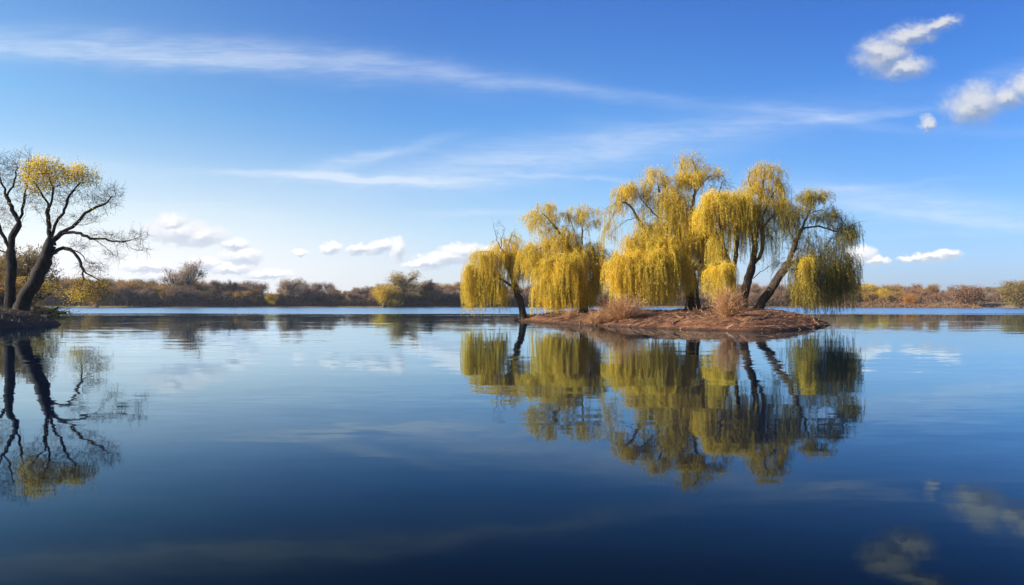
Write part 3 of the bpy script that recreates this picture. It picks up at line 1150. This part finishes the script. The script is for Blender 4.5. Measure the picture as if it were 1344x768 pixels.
# ---- the two trees on the left bank
build_tree('bare_tree', 'upright dark leafless tree at the photo\'s left edge on the bank', 'tree', 60,
    [(13, 404), (14, 380), (15, 350), (15, 322), (16, 312)],
    [[(15, 330), (6, 314), (0, 299), (-12, 288)], [(16, 313), (24, 296), (19, 280), (10, 258), (2, 240), (-4, 222)], [(22, 298), (30, 275), (34, 250), (38, 225), (37, 203)],
     [(10, 258), (18, 240), (22, 220)], [(15, 335), (-6, 325), (-22, 322)], [(33, 262), (44, 250), (52, 240)], [(24, 296), (34, 282), (36, 268)], [(0, 299), (-8, 270), (-14, 245)]],
    [Z(10, 225, 20, 22, 330, 10, t=.4, per=6), Z(36, 212, 8, 14, 90, 5, t=.4), Z(-10, 265, 16, 30, 220, 30, t=.4, per=6), Z(36, 252, 14, 18, 170, 16, t=.5, per=6), Z(5, 285, 16, 16, 100, 18, t=.3, per=6), Z(-20, 315, 18, 14, 100, 20, t=.3)],
    0.40, 0.008, m_bark_d, AUT, m_twig_d, bank_h, weep=False, gstep=0.25, kill=0.27, twig_n=1500, twig_l=0.75, nmul=1.7, grow_r=1.18, leafL=0.11, leafW=0.08, step=0.3)

build_tree('bare_tree', 'dark gnarled tree leaning right over the water with yellow leaves at its top', 'tree', 60,
    [(25, 405), (34, 388), (45, 372), (54, 353), (60, 338), (66, 322)],
    [[(66, 322), (65, 305), (63, 290), (62, 268), (52, 250), (44, 240)], [(66, 316), (72, 295), (83, 280), (90, 262), (101, 248)],
     [(67, 318), (80, 306), (98, 295), (112, 280), (126, 272), (138, 268), (150, 256)],
     [(65, 322), (80, 308), (100, 306), (120, 312), (142, 315), (162, 317), (182, 312)], [(118, 311), (132, 320), (142, 328), (153, 337)],
     [(59, 341), (72, 331), (88, 326), (101, 337), (110, 354), (122, 364), (140, 372)], [(90, 326), (104, 333), (117, 345), (132, 346)],
     [(109, 356), (108, 375), (107, 392)], [(62, 275), (70, 258), (68, 240)], [(88, 262), (96, 250), (108, 238)], [(98, 295), (110, 294), (124, 292)],
     [(162, 317), (172, 326), (184, 330)], [(64, 300), (56, 285), (50, 275)], [(120, 312), (130, 305), (142, 308)]],
    [Z(60, 228, 22, 17, 330, 220, t=.85, per=18, sp=.27), Z(50, 243, 14, 10, 80, 60, t=.7, per=18, sp=.35), Z(106, 232, 19, 11, 200, 130, t=.8, per=18, sp=.25), Z(84, 256, 20, 14, 220, 24, t=.5, per=5), Z(134, 262, 20, 14, 300, 8, t=.3, per=4), Z(148, 252, 10, 10, 90, 0),
     Z(115, 285, 18, 8, 110, 5, per=4), Z(135, 310, 16, 7, 80, 5, per=4), Z(162, 316, 16, 8, 110, 4, per=4), Z(182, 310, 12, 8, 100, 4, per=4), Z(150, 335, 12, 8, 80, 6, per=4), Z(120, 352, 20, 10, 160, 12, t=.3, per=5), Z(104, 322, 12, 7, 60, 5, per=4),
     Z(120, 378, 20, 14, 220, 110, t=.0, per=7, sp=.35), Z(108, 395, 12, 8, 60, 50, t=.0, per=12), Z(186, 326, 8, 5, 30, 0), Z(52, 272, 10, 8, 50, 4, per=4), Z(75, 290, 10, 10, 50, 4, per=4)],
    0.56, 0.008, m_bark_d, AUT, m_twig_d, bank_h, weep=False, gstep=0.25, kill=0.27, twig_n=2600, twig_l=0.75, nmul=1.7, grow_r=1.18, leafL=0.11, leafW=0.08, step=0.3)
# ------------------------------------------------------------------ far shore trees


def far_tree_mesh(kind, seed):
    """unit tree, one metre tall: a short trunk with limbs and a crown of fine twigs or leaves"""
    g = np.random.default_rng(seed)
    V, Q = [], []

    def bar(p, q, r0, r1):
        b = sum(len(v) for v in V)
        t = q - p
        n1 = np.cross(t, (0.3, 0.2, 1.0) if abs(t[2]) < 0.9 * np.linalg.norm(t) else (1.0, 0.1, 0))
        n1 /= np.linalg.norm(n1)
        n2 = np.cross(t, n1)
        n2 /= np.linalg.norm(n2)
        ring = [(math.cos(a), math.sin(a)) for a in (0, 1.57, 3.14, 4.71)]
        V.append(np.array([p + (n1 * c + n2 * s_) * r0 for c, s_ in ring] + [q + (n1 * c + n2 * s_) * r1 for c, s_ in ring]))
        for k in range(4):
            Q.append((b + k, b + (k + 1) % 4, b + 4 + (k + 1) % 4, b + 4 + k))
    tips = []

    def branch(p, d, L, r, lv):
        q = p + d * L
        bar(p, q, r, r * 0.68)
        if lv == 0:
            tips.append((p, q))
            return
        tips.append((p + d * L * .4, q)) if lv < 4 else None
        for _ in range(3 if lv > 1 else 4):
            e = d + g.normal(0, (0.45 if kind != 'tall' else 0.3) * (0.6 if lv > 3 else 1), 3)
            e[2] += 0.12 + (0.4 if lv > 3 else 0)
            e /= np.linalg.norm(e)
            branch(p + d * L * g.uniform(0.6, 1.0), e, L * g.uniform(0.5, 1.0), r * 0.6, lv - 1)
    hh = {'bare': 0.16, 'round': 0.09, 'tall': 0.24, 'bush': 0.06}[kind]
    lean = np.array((g.normal(0, .06), g.normal(0, .06), 1.0))
    branch(np.array((0, 0, -0.05)), lean, hh, 0.022, 4 if kind != 'bush' else 3)
    W = np.concatenate(V)
    top = max(t[1][2] for t in tips)
    s_ = 0.97 / top
    W *= s_
    wood = (W, np.array(Q))
    # twig and leaf pieces round the tips
    tp = np.array([t[1] for t in tips]) * s_
    n = {'bare': 5200, 'round': 8000, 'tall': 2600, 'bush': 5000}[kind]
    pick = g.integers(0, len(tp), n)
    sp_ = {'bare': 0.06, 'round': 0.08, 'tall': 0.035, 'bush': 0.08}[kind]
    C = tp[pick] + g.normal(0, sp_, (n, 3))
    C = C[(C[:, 2] > 0.03) & (C[:, 2] < 1.0)]
    n = len(C)
    Dd = g.normal(0, 1, (n, 3))
    Dd[:, 2] += 0.5
    Dd /= np.linalg.norm(Dd, axis=1)[:, None]
    S = np.cross(Dd, g.normal(0, 1, (n, 3)))
    S /= np.linalg.norm(S, axis=1)[:, None]
    if kind in ('bare', 'tall'):
        L = g.uniform(0.03, 0.08, n)[:, None]
        wd = g.uniform(0.003, 0.007, n)[:, None]
    else:
        L = g.uniform(0.015, 0.03, n)[:, None]
        wd = g.uniform(0.009, 0.018, n)[:, None]
    LVv = np.stack((C, C + Dd * L * .5 + S * wd, C + Dd * L, C + Dd * L * .5 - S * wd), 1).reshape(-1, 3)
    LQq = np.arange(4 * n).reshape(-1, 4)
    tint = np.clip(np.repeat(g.normal(0.5, 0.25, n), 4), 0, 1)
    return wood, (LVv, LQq, tint)


def far_leaf(name, ca, cb, tr=0.2):
    """twig or leaf colour, varying a little from tree to tree"""
    m, nt, out = mat_new(name)
    at_ = nt.node('ShaderNodeAttribute', attribute_name='tint').outputs['Fac']
    oi = nt.node('ShaderNodeObjectInfo').outputs['Random']
    f = nt.math('ADD', nt.math('MULTIPLY', at_, 0.5), nt.math('MULTIPLY', oi, 0.5))
    c = nt.mix(f, c4(ca), c4(cb))
    d = nt.node('ShaderNodeBsdfDiffuse')
    t = nt.node('ShaderNodeBsdfTranslucent')
    nt.l.new(c, d.inputs[0])
    nt.l.new(c, t.inputs[0])
    mx = nt.node('ShaderNodeMixShader')
    mx.inputs[0].default_value = tr
    nt.l.new(d.outputs[0], mx.inputs[1])
    nt.l.new(t.outputs[0], mx.inputs[2])
    nt.l.new(mx.outputs[0], out.inputs[0])
    return m


m_far_bark = bark_mat('far_bark', (0.07, 0.055, 0.045), (0.14, 0.11, 0.09), 0.5)
FM = {
    'bare': far_leaf('bare_twigs', (0.20, 0.135, 0.092), (0.37, 0.25, 0.165)),
    'rust': far_leaf('rust_twigs', (0.19, 0.105, 0.062), (0.34, 0.20, 0.12)),
    'yellow': far_leaf('yellow_far_leaves', (0.48, 0.33, 0.04), (0.8, 0.58, 0.08), 0.35),
    'ochre': far_leaf('ochre_far_leaves', (0.28, 0.165, 0.05), (0.50, 0.31, 0.085), 0.3),
    'olive': far_leaf('olive_far_leaves', (0.19, 0.14, 0.055), (0.34, 0.25, 0.095), 0.3),
    'orange': far_leaf('orange_far_leaves', (0.36, 0.15, 0.04), (0.5, 0.24, 0.06), 0.3),
    'pale': far_leaf('pale_bare_twigs', (0.34, 0.25, 0.18), (0.52, 0.40, 0.29)),
    'tan': far_leaf('tan_far_leaves', (0.36, 0.27, 0.11), (0.56, 0.43, 0.19), 0.3),
    'dark': far_leaf('dark_twigs_far', (0.045, 0.036, 0.035), (0.09, 0.07, 0.06)),
}
PROTO = {}
for kind in ('bare', 'round', 'tall', 'bush'):
    for v in range(4):
        wood, lv = far_tree_mesh(kind, 100 + v * 7 + len(kind))
        mw = np_mesh('trunk', wood[0], quads=wood[1])
        mw.materials.append(m_far_bark)
        PROTO[kind, v] = (mw, lv)
LEAFMESH = {}


def far_thing(kind, v, colr, name, label, cat, loc, h, wd, rot, group):
    mw, lv = PROTO[kind, v]
    key = (kind, v, colr)
    if key not in LEAFMESH:
        ml = np_mesh('crown', lv[0], quads=lv[1], attrs={'tint': lv[2]})
        ml.materials.append(FM[colr])
        LEAFMESH[key] = ml
    r = thing(name, label, cat, loc, group)
    r.rotation_euler = (0, 0, rot)
    r.scale = (h * wd, h * wd, h)
    link('trunk', mw, r)
    link('crown', LEAFMESH[key], r)
    return r


# skyline of the far trees: photo column, photo row of the crown tops
SKY = [(-60, 360), (0, 358), (60, 368), (90, 364), (150, 366), (183, 364), (205, 372), (230, 366), (290, 369), (330, 372), (348, 385), (362, 382), (380, 369), (400, 371), (430, 373), (480, 377),
       (500, 372), (560, 368), (600, 373), (640, 375), (700, 374), (800, 374), (900, 376), (1000, 373), (1080, 374), (1130, 374), (1160, 376), (1200, 376), (1240, 377), (1270, 375), (1300, 377), (1325, 370), (1344, 367), (1400, 364)]
sxp = [p[0] for p in SKY]
syp = [p[1] for p in SKY]
KINDS = {
    'bare': ('bare_tree', 'leafless brownish tree in the woods along the far shore', 'leafless trees along the far shore'),
    'rust': ('bare_tree', 'reddish brown leafless tree in the woods on the right far shore', 'reddish leafless trees on the right far shore'),
    'ochre': ('autumn_tree', 'ochre leaved tree in the woods along the far shore', 'ochre trees along the far shore'),
    'olive': ('autumn_tree', 'olive brown leaved tree in the woods along the far shore', 'olive trees along the far shore'),
    'yellow': ('autumn_tree', 'small yellow leaved tree on the far shore', 'yellow trees on the far shore'),
}


def upright(kind):
    best = None
    for v in range(4):
        V_ = PROTO[kind, v][1][0]
        o_ = math.hypot(V_[:, 0].mean(), V_[:, 1].mean())
        if best is None or o_ < best[0]:
            best = (o_, v)
    return best[1]


def place_far(px, D, top, kind, colr, wd, label=None, group=None, name=None, cat='tree'):
    p = at(px, 400, D)
    z = float(ground_h(np.array([p[0]]), np.array([D]))[0])
    ztop = CAM_H + (399.5 - top) * D / F
    h = max(ztop - z, 3.0)
    nm, lb, gp = KINDS.get(colr, KINDS['bare'])
    return far_thing(kind, upright(kind) if label else int(rng.integers(0, 4)), colr, name or nm, label or lb, cat, (p[0], D, z - 0.1), h, wd, rng.uniform(0, 6.28), group if label else gp)


def pick_colour(px):
    u = rng.random()
    if px < 345:
        return 'bare' if u < 0.55 else ('ochre' if u < 0.85 else 'olive')
    if px < 640:
        return 'bare' if u < 0.8 else 'ochre'
    if px < 1090:
        return 'rust' if u < 0.4 else 'bare'
    if px < 1180:
        return 'ochre' if u < 0.5 else ('rust' if u < 0.8 else 'olive')
    return 'rust' if u < 0.62 else ('bare' if u < 0.85 else ('ochre' if u < 0.95 else 'olive'))


for row, (off, dens, hk) in enumerate(((8, 11.0, 0.66), (26, 12.5, 0.9), (52, 14.0, 1.0))):
    px = -60.0
    while px < 1420:
        px += dens * rng.uniform(0.65, 1.35)
        x0 = (px - 672) / F
        D = 400
        for _ in range(4):
            D = float(shore_y(np.array([x0 * D]))[0]) + off
        D += rng.uniform(-5, 7)
        top = float(np.interp(px, sxp, syp)) + rng.normal(0, 2.2)
        if row < 2:
            top = 399.5 - (399.5 - top) * hk * rng.uniform(0.75, 1.05)
        if px > 1310:
            colr = 'olive' if rng.random() < .7 else 'ochre'
            kind = 'round'
        else:
            colr = pick_colour(px)
            kind = 'round' if (colr in ('ochre', 'olive') or rng.random() < (0.6 if px > 1090 else 0.3)) else 'bare'
        place_far(px, D, top, kind, colr, rng.uniform(0.85, 1.35))

# trees on the far shore that stand out
place_far(250, 408, 340, 'tall', 'pale', 1.0, 'tall thin leafless tree rising highest above the left far shore', None)
place_far(230, 408, 352, 'tall', 'pale', 1.25, 'thin leafless tree just left of the tallest one on the left far shore', None)
place_far(306, 410, 367, 'tall', 'dark', 0.9, 'small dark leafless tree left of the low gap in the left far shore', None)
place_far(380, 407, 365, 'bare', 'pale', 1.3, 'broad leafless grey tree just right of the low gap in the far shore', None)
place_far(529, 404, 356, 'bare', 'tan', 1.35, 'wide pale tree with open branches behind the round yellow tree', None)
place_far(503, 401, 373, 'round', 'yellow', 1.55, 'round yellow tree low at the far waterline in the photo\'s middle', None, 'autumn_tree')
place_far(562, 410, 366, 'tall', 'dark', 1.0, 'thin leafless tree between the wide pale tree and the willow island', None)
place_far(357, 406, 384, 'round', 'yellow', 1.5, 'low yellow tree in the gap of the left far shore skyline', None, 'autumn_tree')
place_far(1140, 398, 371, 'round', 'yellow', 1.1, 'large yellow tree nearest the willow island on the right far shore', None, 'autumn_tree')
place_far(1160, 388, 378, 'round', 'yellow', 1.1, 'smaller rounded yellow tree right of the large yellow tree on the right shore', None, 'autumn_tree')
place_far(1121, 400, 372, 'round', 'ochre', 1.0, 'ochre tree half hidden by the olive willow\'s curtain', None, 'autumn_tree')
place_far(1194, 372, 385, 'round', 'orange', 1.1, 'small orange tree among the reddish woods on the right shore', None, 'autumn_tree')
place_far(1336, 325, 367, 'round', 'olive', 1.3, 'big green brown tree at the photo\'s right edge', None, 'autumn_tree')
place_far(1268, 350, 373, 'round', 'rust', 1.5, 'wide domed reddish leafless tree on the right far shore', None)
place_far(125, 380, 368, 'round', 'ochre', 1.3, 'ochre tree behind the hanging branch of the gnarled tree', None, 'autumn_tree')
place_far(170, 404, 367, 'round', 'ochre', 1.2, 'ochre tree just right of the gnarled tree\'s hanging branch', None, 'autumn_tree')

# trees further back on the left bank, behind the two dark trees
for px, D, top, kind, colr, wd, lb in (
        (34, 118, 322, 'bare', 'olive', 1.0, 'pale thin crowned tree standing behind the two dark trees'),
        (2, 126, 330, 'bare', 'ochre', 1.1, 'thin brown tree behind the dark trees at the photo\'s left edge'),
        (-25, 120, 320, 'round', 'ochre', 1.0, 'ochre tree at the far left edge of the bank'),
        (30, 112, 362, 'bush', 'yellow', 1.6, 'yellow bush behind the base of the leaning dark tree'),
        (8, 108, 366, 'bush', 'ochre', 1.6, 'ochre bush behind the upright dark tree')):
    p = at(px, 400, D)
    z = float(bank_h(np.array([p[0]]), np.array([float(D)]))[0])
    h = CAM_H + (399.5 - top) * D / F - z
    far_thing(kind, upright(kind), colr, 'bush' if kind == 'bush' else 'autumn_tree', lb, 'bush' if kind == 'bush' else 'tree', (p[0], D, z - 0.1), h, wd, 1.0, None)

# low growth along the far waterline
n = 320000
px = rng.uniform(-80, 1430, n)
x = (px - 672) / F * 400
yy = shore_y(x) + rng.gamma(2.0, 4.0, n) * 1.3 + 0.5
x = (px - 672) / F * yy
z0 = ground_h(x, yy)
hmax = np.interp(px, [0, 60, 340, 420, 500, 640, 1100, 1180, 1260, 1300, 1430], [6.5, 6.5, 6, 3.6, 4, 4.5, 3.6, 3.5, 3.5, 2.2, 2.5]) * (0.55 + 1.1 * vnoise(x * 0.09, yy * 0.09 + 3))
z = z0 + hmax * rng.uniform(0, 1, n) ** 0.8
C = np.stack((x, yy, z), 1)
Dr = rng.normal(0, 1, (n, 3))
Dr[:, 2] += 0.8
S = rng.uniform(0.35, 0.9, n)
V, Q = leaf_quads(C, Dr, S, S * 0.45)
m_under, nt, out = mat_new('undergrowth_twigs')
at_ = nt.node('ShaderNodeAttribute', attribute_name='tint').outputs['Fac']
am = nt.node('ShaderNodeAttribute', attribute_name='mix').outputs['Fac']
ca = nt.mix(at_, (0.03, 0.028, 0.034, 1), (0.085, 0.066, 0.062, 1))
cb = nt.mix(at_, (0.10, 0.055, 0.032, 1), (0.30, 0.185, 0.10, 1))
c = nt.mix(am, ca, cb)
d = nt.node('ShaderNodeBsdfDiffuse')
nt.l.new(c, d.inputs[0])
nt.l.new(d.outputs[0], out.inputs[0])
mixv = np.interp(px, [0, 560, 660, 1100, 1430], [0.0, 0.12, 0.4, 0.9, 1.0]) + rng.normal(0, .1, n) + 0.5 * (vnoise(x * .05, yy * .05) - .5)  # dark pair towards the left end: backlit shade put into the twig colour
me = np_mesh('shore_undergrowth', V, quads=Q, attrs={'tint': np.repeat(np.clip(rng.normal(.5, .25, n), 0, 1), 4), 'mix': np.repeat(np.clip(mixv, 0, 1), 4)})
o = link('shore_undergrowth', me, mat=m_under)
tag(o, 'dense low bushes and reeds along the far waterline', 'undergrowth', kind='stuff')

# ------------------------------------------------------------------ shrubs on the island
m_shrub = leaf_mat('dry_shrub_twigs', (0.26, 0.12, 0.05), (0.62, 0.36, 0.16), (0.40, 0.20, 0.08), 0.15, 1.2)


def dry_shrub(label, px, D, wpx, hpx, nst, seed_up):
    p = at(px, 400, D)
    gz = float(island_h(np.array([p[0]]), np.array([float(D)]))[0])
    org = np.array((p[0], D, gz))
    rad = wpx * D / F
    H = hpx * D / F
    V, Q, T = [], [], []
    base = 0
    root = thing('dry_shrub', label, 'shrub', tuple(org))
    for k in range(nst):
        a = rng.uniform(0, 6.28)
        s_ = rng.uniform(0, 1) ** 0.6
        end = np.array((math.cos(a) * s_ * rad, math.sin(a) * s_ * rad * 0.7, H * math.sqrt(max(0.05, 1 - s_ * s_ * 0.9)) * rng.uniform(0.75, 1.05)))
        st = np.array((math.cos(a) * s_ * rad * 0.35, math.sin(a) * s_ * rad * 0.25, -0.05))
        m = 5
        pts = [st]
        for j in range(1, m + 1):
            t = j / m
            q = st + (end - st) * np.array((t ** 1.3, t ** 1.3, t ** 0.8)) + rng.normal(0, 0.05, 3)
            pts.append(q)
        pts = np.array(pts)
        # side twigs as short strands off the stem
        strands = [(pts, 0.017)]
        for _ in range(7):
            i = rng.integers(1, m + 1)
            d_ = pts[i] - pts[i - 1]
            d_ = d_ / (np.linalg.norm(d_) + 1e-6) + rng.normal(0, 0.55, 3)
            d_[2] += 0.3
            L = rng.uniform(0.2, 0.55) * min(1.0, H)
            strands.append((np.array([pts[i], pts[i] + d_ * L * .5, pts[i] + d_ * L + rng.normal(0, .04, 3)]), 0.009))
        tn = rng.uniform(0, 1)
        for ps, wd in strands:
            sd_ = rng.normal(0, 1, 3)
            sd_ /= np.linalg.norm(sd_)
            taper = np.linspace(1, 0.35, len(ps))[:, None]
            v = np.stack((ps - sd_ * wd * taper, ps + sd_ * wd * taper), 1).reshape(-1, 3)
            i = base + np.arange(len(ps) - 1) * 2
            Q.append(np.stack((i, i + 1, i + 3, i + 2), -1))
            V.append(v)
            T += [tn] * len(v)
            base += len(v)
    link('stems', np_mesh('stems', np.concatenate(V), quads=np.concatenate(Q), attrs={'tint': np.array(T)}), root, m_shrub)
    # seed heads and last dry leaves
    vv = np.concatenate(V)
    pk = vv[rng.integers(0, len(vv), nst * 14)]
    pk = pk[pk[:, 2] > H * 0.12]
    nn = len(pk)
    V2, Q2 = leaf_quads(pk + rng.normal(0, 0.03, (nn, 3)), rng.normal(0, 1, (nn, 3)), rng.uniform(0.04, 0.10, nn), rng.uniform(0.02, 0.05, nn))
    link('leaves', np_mesh('leaves', V2, quads=Q2, attrs={'tint': np.repeat(rng.uniform(0, 1, nn), 4)}), root, m_shrub)


dry_shrub('broad reddish brown dry shrub in front of the gap beside the largest willow\'s curtain', 818, 57, 30, 26, 300, 0)
dry_shrub('lower reddish shrub spilling left of the broad dry shrub', 787, 57.5, 26, 14, 170, 0)
dry_shrub('upright fan shaped dry shrub in front of the slender willow', 956, 50.8, 23, 33, 260, 0)
dry_shrub('small brown shrub at the foot of the round willow', 748, 65, 14, 10, 90, 0)
dry_shrub('low olive brown shrub behind the broad dry shrub', 800, 70, 22, 20, 160, 0)

# ------------------------------------------------------------------ litter on the island: twigs, clods and leaves nobody could count
n = 15000
x = rng.uniform(0, 30, n)
y = rng.uniform(43, 86, n)
dd = poly_sd(x, y, ISL)
k = dd > -0.2
x, y = x[k], y[k]
z = island_h(x, y)
k = z > 0.02
x, y, z = x[k], y[k], z[k]
n = len(x)
Dr = rng.normal(0, 1, (n, 3)) * np.array((1, 0.6, 0.25))
stick = rng.random(n) < 0.3
V, Q = leaf_quads(np.stack((x, y, z + 0.03), 1), Dr, np.where(stick, rng.uniform(0.3, 1.1, n), rng.uniform(0.06, 0.16, n)), np.where(stick, 0.035, rng.uniform(0.05, 0.1, n)))
m_lit = leaf_mat('leaf_litter', (0.06, 0.028, 0.018), (0.44, 0.25, 0.12), (0.16, 0.075, 0.04), 0.1, 0.8)
o = link('leaf_litter', np_mesh('leaf_litter', V, quads=Q, attrs={'tint': np.repeat(rng.uniform(0, 1, n), 4)}), mat=m_lit)
tag(o, 'fallen leaves and twigs strewn over the island soil', 'leaf litter', kind='stuff')

n = 22000
x = rng.uniform(-60, -37, n)
y = rng.uniform(46, 80, n)
k = poly_sd(x, y, BANK) > -0.2
x, y = x[k], y[k]
z = bank_h(x, y)
k = z > 0.02
x, y, z = x[k], y[k], z[k]
n = len(x)
blade = rng.random(n) < 0.45
Dr = rng.normal(0, 1, (n, 3)) * np.array((1, 1, 0.3))
Dr[blade] = rng.normal(0, 0.35, (int(blade.sum()), 3)) + np.array((0, 0, 1.0))
tuft = vnoise(x * 0.9, y * 0.9) > 0.55
V, Q = leaf_quads(np.stack((x, y, z + 0.01), 1), Dr, np.where(blade, np.where(tuft, rng.uniform(0.2, 0.5, n), 0.08), rng.uniform(0.06, 0.3, n)), np.where(blade, 0.025, rng.uniform(0.04, 0.09, n)))
m_bl = leaf_mat('bank_litter', (0.04, 0.028, 0.018), (0.20, 0.13, 0.06), (0.07, 0.055, 0.025), 0.1, 0.8)
o = link('bank_litter', np_mesh('bank_litter', V, quads=Q, attrs={'tint': np.repeat(rng.uniform(0, 1, n), 4)}), mat=m_bl)
tag(o, 'dead grass and fallen leaves over the dark left bank', 'leaf litter', kind='stuff')

# exposed roots and fallen branches along the island's front bank


def branch_thing(name, label, pts, r, ground_f, group=None, fork=True):
    fine_ = []
    for (a0, b0), (a1, b1) in zip(pts[:-1], pts[1:]):
        for t in (0, 0.34, 0.67):
            fine_.append((a0 + (a1 - a0) * t + rng.normal(0, .05), b0 + (b1 - b0) * t + rng.normal(0, .05)))
    P = [np.array((a, b, float(ground_f(np.array([a]), np.array([b]))[0]) + r * 0.3)) for a, b in fine_]
    sk = Skel(0.25)
    o_ = P[0].copy()
    sk.add_limb([p - o_ for p in P], 0.03, True)
    if fork:
        m = len(P) // 2
        e = P[m] + np.array((rng.uniform(0.5, 1.0), rng.uniform(-.6, .6), 0.25))
        sk.add_limb([P[m] - o_, (P[m] + e) / 2 - o_, e - o_], 0.02)
    sk.radii(r, r * 0.3)
    rr = sk.tubes(lambda i: 0, 1)[0]
    o = link(name, np_mesh(name, rr[0], quads=rr[1], smooth=True), None, m_root)
    o.location = tuple(o_)
    tag(o, label, 'branch', group)
    return o


m_root = bark_mat('weathered_wood', (0.10, 0.06, 0.04), (0.24, 0.15, 0.10))
GR = 'bare roots lying down the island\'s front bank'
rts = [(6.5, 60), (7.6, 57.8), (8.8, 56.5), (10.5, 54.5), (12.2, 54), (13.2, 51.5), (18.3, 49.5), (20.2, 51.2), (22.5, 55), (5.0, 66), (9.6, 59), (24.3, 59)]
for i, (a, b) in enumerate(rts):
    dx = rng.uniform(-2.4, -1.0)
    pts = [(a, b), (a + dx * .4, b - .5), (a + dx * .8, b - 1.3), (a + dx * 1.3, b - 1.8)]
    branch_thing('bare_root', 'thin bare root lying on the red soil of the island\'s front bank', pts, 0.06, island_h, GR)

# ------------------------------------------------------------------ thin blue air over the lake
hv = [(-1700, -80, -4.5), (1700, -80, -4.5), (1700, 2600, -4.5), (-1700, 2600, -4.5), (-1700, -80, 95), (1700, -80, 95), (1700, 2600, 95), (-1700, 2600, 95)]
hq = [(0, 3, 2, 1), (4, 5, 6, 7), (0, 1, 5, 4), (1, 2, 6, 5), (2, 3, 7, 6), (3, 0, 4, 7)]
m_haze, nt, out = mat_new('haze')
vol = nt.node('ShaderNodeVolumePrincipled')
vol.inputs['Color'].default_value = (0.78, 0.87, 1.0, 1)
vol.inputs['Density'].default_value = 0.0001
vol.inputs['Anisotropy'].default_value = 0.2
nt.l.new(vol.outputs[0], out.inputs['Volume'])
o = link('haze', np_mesh('haze', hv, quads=hq), mat=m_haze)
tag(o, 'thin pale blue air between the lake and the far shore', kind='stuff')
scene.cycles.volume_bounces = 0
